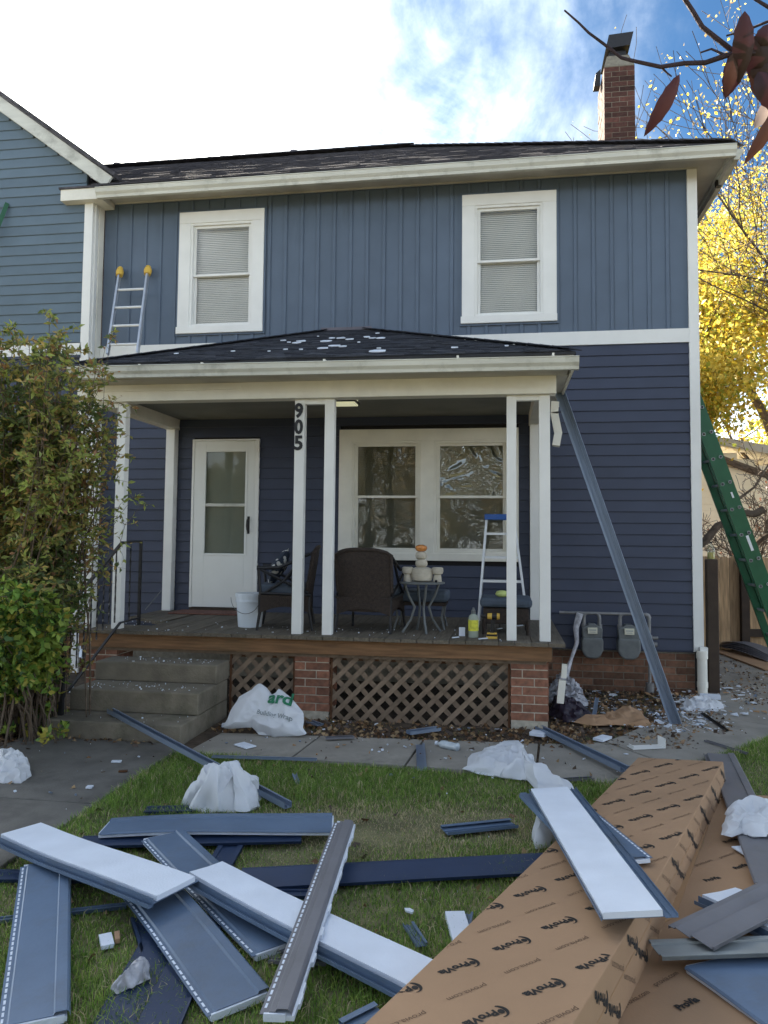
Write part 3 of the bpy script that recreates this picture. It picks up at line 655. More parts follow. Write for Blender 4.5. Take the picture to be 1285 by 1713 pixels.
for (a_,b_) in (((E0,EYp,ZE2),(A0,-.02,AZ)),((E1,EYp,ZE2),(A1,-.02,AZ))):
    a_,b_ = V(a_),V(b_); d_ = (b_-a_); L = d_.length; d_.normalize(); s_ = 0
    while s_ < L-.1: mb.bar(a_+d_*s_+V((0,0,.012)), a_+d_*min(L,s_+.2)+V((0,0,.016)), .16,.010); s_ += .15
mb.build('ridge_cap', M['shingle_p'], rf, kind='stuff')
B('wall_flashing',(A0-.05,-.05,AZ-.01),(A1+.05,-.03,AZ+.035),M['vent'],rf)
# house number
for i,(ch_,py_) in enumerate((('9',687),('0',714),('5',741))):
    vs,fs = text_geo(ch_,.185,.006); p = FY(500.5-i*.4,py_,PYF)
    xs_ = [v.x for v in vs]; ys_ = [v.y for v in vs]; cx_ = (min(xs_)+max(xs_))/2; cy_ = (min(ys_)+max(ys_))/2
    n = len(vs); mb = MB(); kx = .082/(max(xs_)-min(xs_))
    top = [(p.x+(v.x-cx_)*kx, PYF-.012, p.z+(v.y-cy_)) for v in vs]; bot = [(a_,PYF-.0015,c_) for a_,b_,c_ in top]
    mb.add(top,[f for f in fs]); 
    from collections import Counter
    ec = Counter();
    for f in fs:
        for i0 in range(len(f)): ec[tuple(sorted((f[i0],f[(i0+1)%len(f)])))] += 1
    be = [e for e,c_ in ec.items() if c_==1]
    mb.add(top+bot,[(e[0],e[1],e[1]+n,e[0]+n) for e in be]).build('house_number', M['black'], porch, label='black house number digit '+ch_+' on the column')
# ceiling lamp
p = FY(579,674,-1.3)
q = V(((FX(0,0,0).x if False else p.x),-1.35,3.09))
lamp = thing('ceiling_lamp','small square flush lamp with black rim glowing faintly under the porch ceiling','lamp',(q.x,q.y,3.09))
MB().box((q.x-.13,q.y-.11,3.02),(q.x+.13,q.y+.11,3.04)).box((q.x-.13,q.y-.11,3.075),(q.x+.13,q.y+.11,3.089)).build('lamp_rim', M['black'], lamp)
B('lamp_diffuser',(q.x-.115,q.y-.1,3.005),(q.x+.115,q.y+.1,3.074),M['lit'],lamp)
# steps
st = MB()
SX0,SX1 = -5.86,-4.69
st = thing('concrete_steps','mossy three tread concrete steps up to the porch deck','steps',(-5.27,-2.4,0))
B('step',(SX0,-3.04,-.1),(SX1,-2.0,.15),M['concrete_step'],st,bevel=.012)
B('step',(SX0,-2.70,.15),(SX1,-2.0,.335),M['concrete_step'],st,bevel=.012)
B('step',(SX0,-2.29,.335),(SX1,-1.97,.505),M['concrete_step'],st,bevel=.012)
# hand rail
rl = thing('hand_rail','black twisted iron hand rail beside the porch steps','railing',(-5.84,-2.3,0))
RXx = -5.83
P0 = FX(236,906,-5.80); P1 = FY(205,907,-2.03); P2 = FX(108,1024,-5.82)
MB().bar(P0,P1,.03,.016).bar(P1,P2,.03,.018).build('top_rail', M['black'], rl)
MB().bar((P2.x,P2.y,.13),P2,.034,.034,0,(0,1,0)).build('newel_post', M['black'], rl)
MB().bar((P0.x,P0.y,DZ-.03),P0,.026,.026,0,(0,1,0)).build('newel_post', M['black'], rl)
def twisted(p,z1):
    mb = MB(); n = 22; o = 0; h = z1-p.z
    for k in range(n):
        z = p.z+h*k/(n-1); a_ = k*.55
        for c in range(4): mb.v.append((p.x+.0085*math.cos(a_+c*math.pi/2),p.y+.0085*math.sin(a_+c*math.pi/2),z))
    for k in range(n-1):
        for c in range(4): mb.f.append((k*4+c,k*4+(c+1)%4,(k+1)*4+(c+1)%4,(k+1)*4+c)); mb.m.append(0)
    mb.build('baluster', M['black'], rl)
for i in range(1,9):
    t_ = i/9; q = P1.lerp(P2,t_); low = max(DZ-.62*max(0,(t_-.25)),.15)+.08; twisted(V((q.x,q.y,low)),q.z)
q = P0.lerp(P1,.55); twisted(V((q.x,q.y,DZ+.07)),q.z)
A_ = P1.lerp(P2,.1); 
MB().bar((P0.x,P0.y,DZ+.07),(P1.x,P1.y,DZ+.07),.025,.012).bar((P1.x,P1.y,DZ+.07),(P2.x,P2.y,.28),.025,.012).build('bottom_rail', M['black'], rl)
# downspout, elbow, gate post
dp = thing('drain_pipe','short white standpipe at the right corner of the brick foundation','pipe',(-.03,-.09,0))
MB().tube([(-.035,-.10,0),(-.035,-.10,.40)],.052,20).tube([(-.035,-.10,.08),(-.035,-.10,.14)],.057,20).tube([(-.035,-.10,.39),(-.035,-.10,.47)],.060,20).build('pipe', M['alu_white'] if False else M['cream'], dp, smooth=True)
B('downspout_end',(-.06,-.13,.44),(.02,-.06,.51),M['white'],dp)
B('gate_post',(.045,-.03,-.1),(.165,.07,1.46),M['post'],None,label='dark brown wooden gate post beside the white drain pipe',cat='post',bevel=.012)
el = MB().bar(FY(927,690,-1.6),FY(934,725,-1.6),.05,.07,0,(1,0,0)).bar(FY(934,724,-1.6),FY(930,746,-1.62),.05,.07,0,(1,0,0)).bar(FY(929,672,-1.6),FY(927,692,-1.6),.05,.07,0,(1,0,0))
el.build('downspout_elbow', M['cream'], None, label='short curved cream downspout piece hanging below the right end of the porch roof', cat='downspout')
sb = MB().bar((-1.64,-1.9,.42),(-1.66,-1.88,.22),.06,.05,0,(0,1,0)).bar((-1.62,-1.9,.56),(-1.63,-1.9,.44),.045,.04,0,(0,1,0))
sb.build('downspout_piece', M['cream'], None, label='broken cream downspout piece on the right brick pier', cat='downspout')
# ================================================================== ladders
def rail_ladder(name, label, foot, topc, wdir, width, rungs, rm, gm, rail=(.03,.07), rung_r=.014, caps=None, group=None, r0=.25, spacing=.305):
    f = V(foot); t = V(topc); a = (t-f); L = a.length; a.normalize(); w = V(wdir).normalized(); n = w.cross(a)
    th = thing(name, label, 'ladder', tuple(f), group)
    for s in (-1,1):
        p = f+w*(s*width/2); q = t+w*(s*width/2)
        mb = MB(); fr = Matrix((a,w,n)).transposed().to_4x4(); fr.translation = p
        # channel section: web outside, two flanges turned in
        mb.box((0,s*rail[0]/2-.002,-rail[1]/2),(L,s*rail[0]/2+.002,rail[1]/2),0,fr)
        mb.box((0,-rail[0]/2 if s>0 else -rail[0]/2+.004,-rail[1]/2),(L,rail[0]/2-.004 if s>0 else rail[0]/2,-rail[1]/2+.004),0,fr)
        mb.box((0,-rail[0]/2 if s>0 else -rail[0]/2+.004,rail[1]/2-.004),(L,rail[0]/2-.004 if s>0 else rail[0]/2,rail[1]/2),0,fr)
        mb.build('rail', rm, th)
        if caps:
            c = q-a*.02; MB().tube([c-a*.08,c-a*.02,c+a*.05],[.042,.05,.03],10).build('rail_cover', caps, th, smooth=True)
    k = 0; x = r0
    while x < L-.06 and k < rungs:
        c = f+a*x; MB().tube([c-w*(width/2),c+w*(width/2)],rung_r,8).build('rung', gm, th, smooth=True); x += spacing; k += 1
    return th, f, a, w, n, L
pa,pb = FY(181,592,-.55), FY(231,592,-.55); fz = 3.80
foot = FY(205,592,-.60); topp = FY(227,452,-.03)
rail_ladder('roof_ladder','aluminium ladder with yellow rail covers standing on the porch roof against the wall',(foot.x,foot.y,foot.z),(topp.x,topp.y-.04,topp.z),(1,0,0),.375,4,M['alu'],M['alu_white'],caps=M['yellow'],r0=.14,spacing=.285,rung_r=.016,rail=(.024,.05))
# green extension ladder, two overlapping sections
A_ = FY(1172,712,.35); B_ = FY(1283,1010,.35); dd = (A_-B_).normalized()
ft = B_+(-dd)*(B_.z/dd.z) ; 
eg = thing('extension_ladder','green fibreglass extension ladder leaning on the right side of the house','ladder',tuple(ft))
Lg = (A_-ft).length+.75; nn_ = V((0,1,0)).cross(dd)
def grail(y, off, s0, s1):
    p = ft+V((0,y,0))+nn_*off
    mb = MB(); fr = Matrix((dd,V((0,1,0)),nn_)).transposed().to_4x4(); fr.translation = p
    mb.box((s0,-.003,-.042),(s1,.003,.042),0,fr).box((s0,.003,-.042),(s1,.03,-.037),0,fr).box((s0,.003,.037),(s1,.03,.042),0,fr)
    mb.build('rail', M['green'], eg)
for y in (0.,.42): grail(y,0,.0,Lg-.5)
for y in (.012,.40): grail(y,.086,.9,Lg)
s_ = .3
while s_ < Lg-.15:
    for off,lo,hi in ((0,.0,Lg-.5),(.086,.9,Lg)):
        if not lo < s_ < hi-.05: continue
        c = ft+dd*s_+nn_*off
        MB().tube([c+V((0,-.012,0)),c+V((0,.44,0))],.016,10).build('rung', M['alu'], eg, smooth=True)
        MB().tube([c+V((0,-.012,0)),c+V((0,-.004,0))],.019,12).build('rung_plate', M['alu_white'], eg, smooth=True)
    s_ += .305
c = ft+dd*(2.4); fr = Matrix((dd,V((0,1,0)),nn_)).transposed().to_4x4(); fr.translation = ft
for (s0,s1,h0,h1) in ((1.62,1.80,.06,.10),(2.25,2.32,.07,.10)):
    MB().box((s0,-.0075,h0-.02),(s1,-.004,h1-.03),0,fr).build('warning_label', M['paper'] if s0<1.6 else M['alu_white'], eg)
# ladder behind the bush
rail_ladder('straight_ladder','aluminium ladder standing behind the left bush beside the porch',tuple(FY(112,1100,-1.0)),tuple(FY(134,800,-.35)),(1,.1,0),.33,8,M['alu'],M['alu_white'],spacing=.29)
MB().bar(FY(-12,402,-.36),FY(12,340,-.26),.03,.05).build('ladder_tip', M['green'], None, label='tip of a green ladder at the left edge of the gable wall', cat='ladder')
# stepladder on the porch
sl0 = thing('stepladder','small aluminium stepladder with a blue top behind the right hand ottoman','stepladder',(-2.1,-.75,DZ))
Yt = -.80; tl = FY(814,868,Yt); tr2 = FY(860,868,Yt); bl = FY(803,1003,Yt-.12); br = FY(878,1003,Yt-.12); 
kx = (tl.z-DZ)/(tl.z-bl.z)
bl = tl+(bl-tl)*kx; br = tr2+(br-tr2)*kx
for a_,b_ in ((bl,tl),(br,tr2)): MB().bar(a_,b_,.022,.05,0,(0,1,0)).build('rail', M['alu_white'], sl0)
for a_,b_ in ((bl+V((-.0,.62,0)),tl+V((0,.1,0))),(br+V((0,.62,0)),tr2+V((0,.1,0)))): MB().bar(a_,b_,.02,.03,0,(0,1,0)).build('rear_rail', M['alu'], sl0)
for t_ in (.20,.42,.64,.86): 
    q = bl.lerp(tl,t_); w_ = br.lerp(tr2,t_); MB().box((q.x,q.y-.02,q.z-.012),(w_.x,q.y+.075,q.z+.012)).build('step', M['alu_white'], sl0)
MB().box((tl.x-.02,tl.y-.05,tl.z-.01),(tr2.x+.02,tl.y+.17,tl.z+.05)).build('top_cap', M['blue'], sl0, bevel=.006)
# ================================================================== porch furniture
def wicker_chair(label):
    c = thing('wicker_armchair', label, 'chair', (0,0,0), 'wicker armchairs on the porch')
    # local frame: front -y ; width x ; origin at floor centre
    W_ = .29; 
    prof = []
    def back_pt(u,v):   # u -1..1 across, v 0..1 up
        z = .20+.60*v-.055*(abs(u)**3)*v; y = .24+.09*v-.045*u*u; x_ = u*(W_-.015+.035*v); return V((x_,y,z))
    mb = MB(); nu,nv = 12,10
    f_ = [[back_pt(-1+2*i/nu, j/nv) for i in range(nu+1)] for j in range(nv+1)]
    for off in (0,.035):
        mb.v += [tuple(p+V((0,-off,0))) for r in f_ for p in r]
    n1 = (nu+1)*(nv+1); idx = lambda i,j,o: o*n1+j*(nu+1)+i
    for j in range(nv):
        for i in range(nu):
            mb.f.append((idx(i,j,0),idx(i,j+1,0),idx(i+1,j+1,0),idx(i+1,j,0))); mb.f.append((idx(i,j,1),idx(i+1,j,1),idx(i+1,j+1,1),idx(i,j+1,1)))
    for j in range(nv): mb.f.append((idx(0,j,0),idx(0,j,1),idx(0,j+1,1),idx(0,j+1,0))); mb.f.append((idx(nu,j,0),idx(nu,j+1,0),idx(nu,j+1,1),idx(nu,j,1)))
    for i in range(nu): mb.f.append((idx(i,nv,0),idx(i,nv,1),idx(i+1,nv,1),idx(i+1,nv,0))); mb.f.append((idx(i,0,0),idx(i+1,0,0),idx(i+1,0,1),idx(i,0,1)))
    mb.m = [0]*len(mb.f); mb.build('backrest', M['wicker'], c, smooth=True)
    mb = MB(); mb.tube([back_pt(-1,.35)+V((-.004,-.015,0))]+[back_pt(u,1)+V((0,-.01,.005)) for u in [-.98+1.96*i/14 for i in range(15)]]+[back_pt(1,.35)+V((.004,-.015,0))],.021,8); mb.build('back_roll', M['wicker'], c, smooth=True)
    # apron with arched lower edge on four sides
    mb = MB()
    def apron(p,q):
        p,q = V(p),V(q); n = 10; 
        for i in range(n):
            a_ = p.lerp(q,i/n); b_ = p.lerp(q,(i+1)/n); za = .17+.06*math.sin(math.pi*i/n); zb = .17+.06*math.sin(math.pi*(i+1)/n)
            nrm = (q-p).cross(V((0,0,1))).normalized()*.012
            vs = [V((a_.x,a_.y,za))-nrm,V((b_.x,b_.y,zb))-nrm,V((b_.x,b_.y,.34))-nrm,V((a_.x,a_.y,.34))-nrm]
            mb.add(vs+[v+nrm*2 for v in vs],[(0,1,2,3),(7,6,5,4),(0,4,5,1),(1,5,6,2),(2,6,7,3),(3,7,4,0)])
    apron((-W_,-.27,0),(W_,-.27,0)); apron((-W_,.24,0),(W_,.24,0)); apron((-W_,-.26,0),(-W_,.23,0)); apron((W_,-.26,0),(W_,.23,0))
    mb.build('seat_apron', M['wicker'], c)
    B_ = MB().box((-W_+.02,-.27,.335),(W_-.02,.2,.44)); B_.build('seat_cushion', M['cushion'], c, bevel=.02)
    for sx in (-1,1):
        for (x_,y_,x2,y2) in ((sx*.285,-.26,sx*.30,-.29),(sx*.285,.23,sx*.30,.27)):
            MB().tube([(x_,y_,.345),(x_,y_,.2),(x2,y2,0)],[.019,.017,.013],8).build('leg', M['black'], c, smooth=True)
        x_ = sx*.30
        ar = MB().tube([(x_,-.30,.60),(x_,-.24,.60),(x_,-.08,.605),(x_,.06,.66),(x_,.24,.74)],[.022,.018,.016,.016,.014],8).tube([(x_,-.26,.35),(x_,-.275,.5),(x_,-.285,.60)],.015,8).tube([(x_,-.27,.59),(x_,-.02,.47),(x_,.22,.36)],.015,8).tube([(x_,-.22,.36),(x_,-.02,.48),(x_,.12,.66)],.015,8).tube([(x_,-.27,.36),(x_,.25,.34)],.014,8)
        ar.build('arm_frame', M['black'], c, smooth=True)
    return c
c1 = wicker_chair('dark wicker armchair with crossed metal arm frame facing the door, left of the centre columns')
copy_tree(c1,(-3.44,-1.47,DZ),math.radians(172),(.92,.92,.98),'dark wicker armchair seen from behind, right of the centre columns')
c1.location = (-4.29,-1.42,DZ); c1.rotation_euler = (0,0,math.radians(-78)); c1.scale = (.95,.95,1); 
# pillow
def pillow(name,label,cat,c,size,rot,m_,th=.11):
    mb = MB(); n = 10; o=0
    for sgn in (1,-1):
        for j in range(n+1):
            for i in range(n+1):
                u=-1+2*i/n; v=-1+2*j/n; e=(1-u**4)*(1-v**4); mb.v.append((u*size*(1-.06*(1-abs(v))),v*size*(1-.06*(1-abs(u))),sgn*th/2*(e**.5)))
    N1=(n+1)*(n+1)
    for j in range(n):
        for i in range(n):
            a=j*(n+1)+i; mb.f += [(a,a+1,a+n+2,a+n+1),(N1+a,N1+a+n+1,N1+a+n+2,N1+a+1)]
    mb.m=[0]*len(mb.f); R_ = rot.to_4x4() ; mb.v=[tuple(R_@V(v)+V(c)) for v in mb.v]
    return mb.build(name,m_,None,label=label,cat=cat,smooth=True)
pm = bpy.data.materials.new('patterned_pillow_fabric'); pm.use_nodes=True; t_=pm.node_tree; bb=t_.nodes['Principled BSDF']; vo=t_.nodes.new('ShaderNodeTexVoronoi'); vo.inputs['Scale'].default_value=16; cr=t_.nodes.new('ShaderNodeValToRGB'); cr.color_ramp.elements[0].position=.38; cr.color_ramp.elements[1].position=.42; cr.color_ramp.elements[0].color=(.55,.55,.52,1); cr.color_ramp.elements[1].color=(.02,.03,.05,1); tcn=t_.nodes.new('ShaderNodeTexCoord'); t_.links.new(tcn.outputs['Object'],vo.inputs[0]); t_.links.new(vo.outputs[0],cr.inputs[0]); t_.links.new(cr.outputs[0],bb.inputs['Base Color']); bb.inputs['Roughness'].default_value=.9
p = FY(463,962,-1.45); pillow('pillow','black and white patterned pillow leaning in the left wicker armchair','pillow',(p.x+.02,-1.45,DZ+.60),.155,Matrix.Rotation(math.radians(-62),3,'Y')@Matrix.Rotation(math.radians(45),3,'Z'),pm)
# bucket
q = G(418,1048,DZ)
bk = thing('bucket','white plastic bucket on the deck in front of the left armchair','bucket',tuple(q))
MB().lathe((q.x,q.y,DZ),[(.115,0),(.118,.01),(.138,.25),(.147,.25),(.147,.262),(.14,.262),(.142,.30),(.150,.30),(.150,.315),(.15,.335)],28).build('bucket_body',M['bucket'],bk,smooth=True)
MB().tube([(q.x-.15*math.cos(a),q.y-.15,DZ+.30-.16*math.sin(a)) for a in [math.pi*i/12 for i in range(13)]],.003,6).build('wire_handle',M['grey_metal'],bk)
# door mat
MB().box((-5.98,-.50,DZ+.003),(-4.98,-.10,DZ+.018)).build('door_mat',M['mat'],None,label='faded brown doormat at the front door',cat='doormat',bevel=.004)
MB().tube([FY(243,1020,-.5),FY(270,988,-.2)],.006,6).build('cable', M['grey_metal'],None,label='thin grey rod leaning between the left half column and the cellar opening',cat='rod')
# round side table
tc_ = FY(706,974,-1.5); tx,ty,tz = tc_.x,-1.5,tc_.z
tb = thing('side_table','small round glass topped patio table with curved metal legs','table',(tx,ty,DZ))
MB().lathe((tx,ty,tz-.012),[(.215,0),(.222,.004),(.222,.012),(.215,.016)],32).build('table_top',M['grey_metal'],tb,smooth=True)
for a in (20,110,200,290):
    r_ = math.radians(a); c_,s_ = math.cos(r_),math.sin(r_)
    MB().tube([(tx+.17*c_,ty+.17*s_,tz-.012),(tx+.13*c_,ty+.13*s_,tz-.13),(tx+.07*c_,ty+.07*s_,DZ+.24),(tx+.11*c_,ty+.11*s_,DZ+.12),(tx+.19*c_,ty+.19*s_,DZ)],.012,8).build('leg',M['grey_metal'],tb,smooth=True)
# stone figure with a round lamp on its head
sf = thing('stone_figure','pale stone figure of stacked blocks with pot arms and amber glass ball on top','sculpture',(tx,ty,tz+.004))
def Lt(name,px_,z0,prof,m_,sq=1.):
    q = FY(px_,950,ty); return MB().lathe((q.x,ty,z0),prof,22,0,sq).build(name,m_,sf,smooth=True)
z0=tz+.005
Lt('body',706,z0,[(.06,0),(.095,.015),(.105,.05),(.104,.10),(.098,.125),(.06,.14)],M['stone'],.75)
Lt('neck',705,z0+.138,[(.035,0),(.055,.015),(.06,.035),(.055,.06),(.035,.078)],M['stone'])
Lt('head',704.5,z0+.214,[(.03,0),(.052,.015),(.058,.04),(.05,.066),(.03,.078)],M['stone'])
Lt('glass_ball',704.5,z0+.288,[(.02,0),(.048,.012),(.06,.036),(.05,.058),(.02,.07)],M['copper'])
for x_ in (682,732):
    Lt('pot_base',x_,z0,[(.04,0),(.042,.01),(.036,.06),(.034,.075)],M['stone']); Lt('pot_bowl',x_,z0+.07,[(.03,0),(.05,.01),(.058,.035),(.054,.065),(.04,.072)],M['stone'])
q = FY(730,965,ty-.05); MB().lathe((q.x,ty-.07,z0),[(.008,0),(.014,.008),(.014,.016),(.006,.024)],12).build('button',M['black'],sf,smooth=True)
# low stool behind table
sx_,sy_ = -2.98,-1.12
so_ = thing('cushioned_stool','low stool with a slate blue cushion and thin metal legs behind the round table','stool',(sx_,sy_,DZ))
MB().box((sx_-.28,sy_-.2,DZ+.27),(sx_+.28,sy_+.2,DZ+.38)).build('cushion',M['cushion'],so_,bevel=.03)
MB().box((sx_-.26,sy_-.19,DZ+.235),(sx_+.26,sy_+.19,DZ+.268)).build('seat_frame',M['wicker'],so_)
for a_ in (-1,1):
    for b_ in (-1,1): MB().tube([(sx_+a_*.24,sy_+b_*.17,DZ+.25),(sx_+a_*.22,sy_+b_*.16,DZ+.12),(sx_+a_*.25,sy_+b_*.18,DZ)],.011,6).build('leg',M['grey_metal'],so_,smooth=True)
# ottoman
a_ = G(808,1062,DZ); b_ = G(888,1060,DZ); ox0,ox1 = a_.x-.02,b_.x; oy0,oy1 = -1.55,-1.1
ot = thing('wicker_ottoman','wicker ottoman with a faded blue cushion between the right columns','ottoman',((ox0+ox1)/2,(oy0+oy1)/2,DZ))
MB().box((ox0+.02,oy0+.02,DZ+.10),(ox1-.02,oy1,DZ+.25)).build('wicker_box',M['wicker'],ot,bevel=.01)
MB().box((ox0-.01,oy0-.01,DZ+.255),(ox1+.01,oy1+.01,DZ+.345)).build('cushion',M['cushion'],ot,bevel=.03)
for x_ in (ox0+.03,ox1-.03):
    for y_ in (oy0+.03,oy1-.03): MB().tube([(x_,y_,DZ),(x_,y_,DZ+.14)],.02,8).build('leg',M['wicker'],ot)
q = FY(840,996,-1.4); MB().lathe((q.x,-1.4,DZ+.345),[(.03,0),(.055,.01),(.065,.03),(.05,.055),(.02,.062)],18).build('tennis_ball',mat('lime_felt',(.50,.58,.20),.95),None,label='yellow green rounded lump on the ottoman cushion beside the right column',cat='ball',smooth=True)
# bottle
q = G(792,1066,DZ); bt = thing('spray_bottle','clear squeeze bottle with a yellow label on the deck edge','bottle',tuple(q))
MB().lathe(tuple(q),[(.042,0),(.046,.01),(.046,.17),(.04,.195),(.022,.21),(.018,.215)],20).build('bottle_body',mat('murky_bottle_plastic',(.32,.36,.30),.2),bt,smooth=True)
MB().lathe((q.x,q.y,q.z+.06),[(.0468,0),(.0472,.004),(.0472,.095),(.0468,.1)],20).build('label',mat('yellow_label',(.60,.58,.06),.6,.3,30),bt,smooth=True)
MB().lathe((q.x,q.y,q.z+.215),[(.02,0),(.02,.03),(.012,.035),(.008,.055)],14).build('cap',M['grey_metal'],bt,smooth=True)
q = G(773,1064,DZ); MB().box((q.x-.028,q.y-.02,DZ),(q.x+.028,q.y+.02,DZ+.08)).build('small_box',M['foam'],None,label='small white carton left of the squeeze bottle on the deck',cat='carton',bevel=.003)
q = G(823,1068,DZ); dr = thing('power_drill','black and yellow cordless drill standing on its battery on the deck','drill',tuple(q))
MB().box((q.x-.05,q.y-.04,DZ),(q.x+.05,q.y+.04,DZ+.022)).box((q.x-.045,q.y-.035,DZ+.04),(q.x+.045,q.y+.035,DZ+.052)).build('battery',M['yellow'],dr,bevel=.004)
MB().box((q.x-.046,q.y-.036,DZ+.022),(q.x+.046,q.y+.036,DZ+.04)).bar((q.x,q.y,DZ+.05),(q.x+.012,q.y,DZ+.17),.04,.035,0,(1,0,0)).tube([(q.x-.06,q.y,DZ+.20),(q.x-.10,q.y,DZ+.20)],[.02,.012],12).build('handle',M['black'],dr)
MB().tube([(q.x-.04,q.y,DZ+.20),(q.x+.0,q.y,DZ+.20)],[.026,.03],14).tube([(q.x+.045,q.y,DZ+.20),(q.x+.07,q.y,DZ+.20)],[.031,.026],14).build('motor_housing',M['yellow'],dr,smooth=True)
MB().tube([(q.x+.0,q.y,DZ+.20),(q.x+.045,q.y,DZ+.20)],.0295,14).build('motor_body',M['black'],dr,smooth=True)
for (px_,py_,s_) in ((762,1068,.03),(808,1070,.04),(870,1048,.03),(836,1053,.025)):
    q = G(px_,py_,DZ); MB().bar((q.x-s_,q.y,DZ+.006),(q.x+s_,q.y+.02,DZ+.012),.022,.008).build('foam_scrap',M['foam'],None,label='small white scrap on the deck '+{762:'left of the small carton',808:'right of the squeeze bottle',870:'under the ottoman near the right column',836:'beside the drill'}[px_],cat='scrap')
# ================================================================== gas meters
gm_ = thing('gas_pipework','grey gas pipe manifold with elbows and a shut off valve on the navy siding','pipework',(-1.05,-.15,.4))
Yg=-.16; zz = FY(1000,1026,Yg).z; xL = FY(936,1025,Yg).x; xR = FY(1086,1027,Yg).x
MB().tube([(xL,Yg,zz),(xR-.03,Yg,zz)],.017,12).tube([(xR-.04,Yg,zz),(xR-.01,Yg,zz-.01),(xR,Yg,zz-.045)],.024,12).tube([(xR,Yg,zz-.04),(xR,Yg,-.03)],.017,12).tube([(xR,Yg,zz-.22),(xR,Yg,zz-.29)],.03,12).tube([(xR,Yg,zz-.255),(xR+.09,Yg-.01,zz-.25)],.018,10).tube([(xR+.02,Yg,zz-.32),(xR+.08,Yg,zz-.32)],.026,10).tube([(xR,Yg,.12),(xR,Yg,.02)],.045,12).build('pipe',M['pipe'],gm_,smooth=True)
def meter(px0,px1,label):
    x0_ = FY(px0,1050,Yg).x; x1_ = FY(px1,1050,Yg).x; c_ = (x0_+x1_)/2; w_ = (x1_-x0_)/2
    mt = thing('gas_meter',label,'gas meter',(c_,Yg,.4),'gas meters on the foundation wall')
    zt = FY(990,1050,Yg).z; zb = FY(990,1100,Yg).z
    out = [(-w_*.92,zt-.10),(-w_,zt-.14),(-w_,zb+.09),(-w_*.75,zb+.03),(-w_*.4,zb),(w_*.4,zb),(w_*.75,zb+.03),(w_,zb+.09),(w_,zt-.14),(w_*.92,zt-.10)]
    MB().prism([(c_+x,Yg-.085,z) for x,z in out],(0,.15,0)).build('meter_body',M['grey_metal'],mt,bevel=.018)
    MB().prism([(c_+x,Yg-.07,z) for x,z in [(-w_*.9,zt-.11),(-w_*.95,zt+.0),(-w_*.45,zt+.03),(-w_*.3,zt+.05),(w_*.3,zt+.05),(w_*.45,zt+.03),(w_*.95,zt+.0),(w_*.9,zt-.11)]],(0,.12,0)).build('meter_head',M['grey_metal'],mt,bevel=.01)
    pl = B('name_plate',(c_-.05,Yg-.094,zt-.055),(c_+.05,Yg-.073,zt+.01),M['paper'],mt)
    MB().box((c_-.038,Yg-.0955,zt-.02),(c_+.038,Yg-.0942,zt-.01)).box((c_-.03,Yg-.0955,zt-.04),(c_+.03,Yg-.0942,zt-.034)).build('plate_lettering',M['ink4'],mt)
    for s in (-1,1):
        MB().tube([(c_+s*w_*.72,Yg,zt-.02),(c_+s*w_*.72,Yg,zz-.05),(c_+s*w_*.66,Yg,zz-.012),(c_+s*w_*.4,Yg,zz)],[.022,.02,.02,.018],12).tube([(c_+s*w_*.72,Yg,zt-.02),(c_+s*w_*.72,Yg,zt+.04)],.03,8).build('inlet_pipe',M['pipe'],mt,smooth=True)
meter(972,1008,'left grey gas meter beside the crinkled plastic wrap'); meter(1032,1070,'right grey gas meter behind the leaning metal trim')
# leaning trim
p = G(1132,1214,0.); q = FY(940,664,-1.15); t_ = (q-p).normalized(); q = p+t_*((q-p).length+.10)
def channel(name,label,cat,p,q,w,h,m_,upv=(0,0,1),th=.0025,lip=.02,parent=None,group=None):
    p,q = V(p),V(q); a = q-p; L=a.length; a.normalize(); l=a.cross(V(upv)).normalized(); n=l.cross(a); fr=Matrix((a,l,n)).transposed().to_4x4(); fr.translation=p
    mb = MB().box((0,-w/2,0),(L,w/2,th),0,fr).box((0,-w/2,th),(L,-w/2+th,h),0,fr).box((0,w/2-th,th),(L,w/2,h),0,fr).box((0,-w/2+th,h-th),(L,-w/2+lip,h),0,fr).box((0,w*.12,th),(L,w*.12+th,h*.5),0,fr)
    return mb.build(name,m_,parent,label=label,cat=cat,group=group,origin=tuple(p))
channel('corner_trim','long slate blue corner trim leaning from the path up to the porch roof corner','trim',p,q,.10,.055,M['trimmetal'],(-.3,-1,.25))
# ================================================================== fence, garage
fe = thing('board_fence','sunlit wooden privacy fence with vertical boards behind the side yard','fence',(1.6,3.3,0))
x=.2; k=0
while x < 5.5:
    w=.135; h=1.43+RND.uniform(-.012,.012)
    pts=[(x,3.3,0.02),(x+w,3.3,0.02),(x+w,3.3,h-.03),(x+w-.03,3.3,h),(x+.03,3.3,h),(x,3.3,h-.03)]
    MB().prism(pts,(0,.018,0)).build('fence_board',M['fence'],fe); x+=w+.006; k+=1
MB().box((.1,3.32,.3),(5.5,3.36,.39)).box((.1,3.32,1.1),(5.5,3.36,1.19)).build('fence_rail',M['fence'],fe)
px_=FY(1247,1000,3.22); MB().box((px_.x-.06,3.19,0),(px_.x+.05,3.295,1.40)).build('fence_post',M['post'],fe)
MB().box((px_.x+.051,3.22,.25),(5.5,3.296,.36)).box((px_.x+.051,3.22,1.02),(5.5,3.296,1.13)).build('fence_rail',M['post'],fe)
q=FY(1187,918,.02)
wb=thing('plastic_bottle','clear plastic bottle of pale yellow liquid standing on the brown gate post','bottle',(.105,.02,1.46))
MB().lathe((.105,.02,1.461),[(.035,0),(.038,.01),(.038,.07),(.037,.075)],16).build('bottle_liquid',mat('pale_yellow_liquid',(.62,.52,.18),.2),wb,smooth=True)
MB().lathe((.105,.02,1.461),[(.039,.0),(.0395,.10),(.03,.135),(.013,.155),(.013,.17)],16).build('bottle_body',M['clear'],wb,smooth=True)
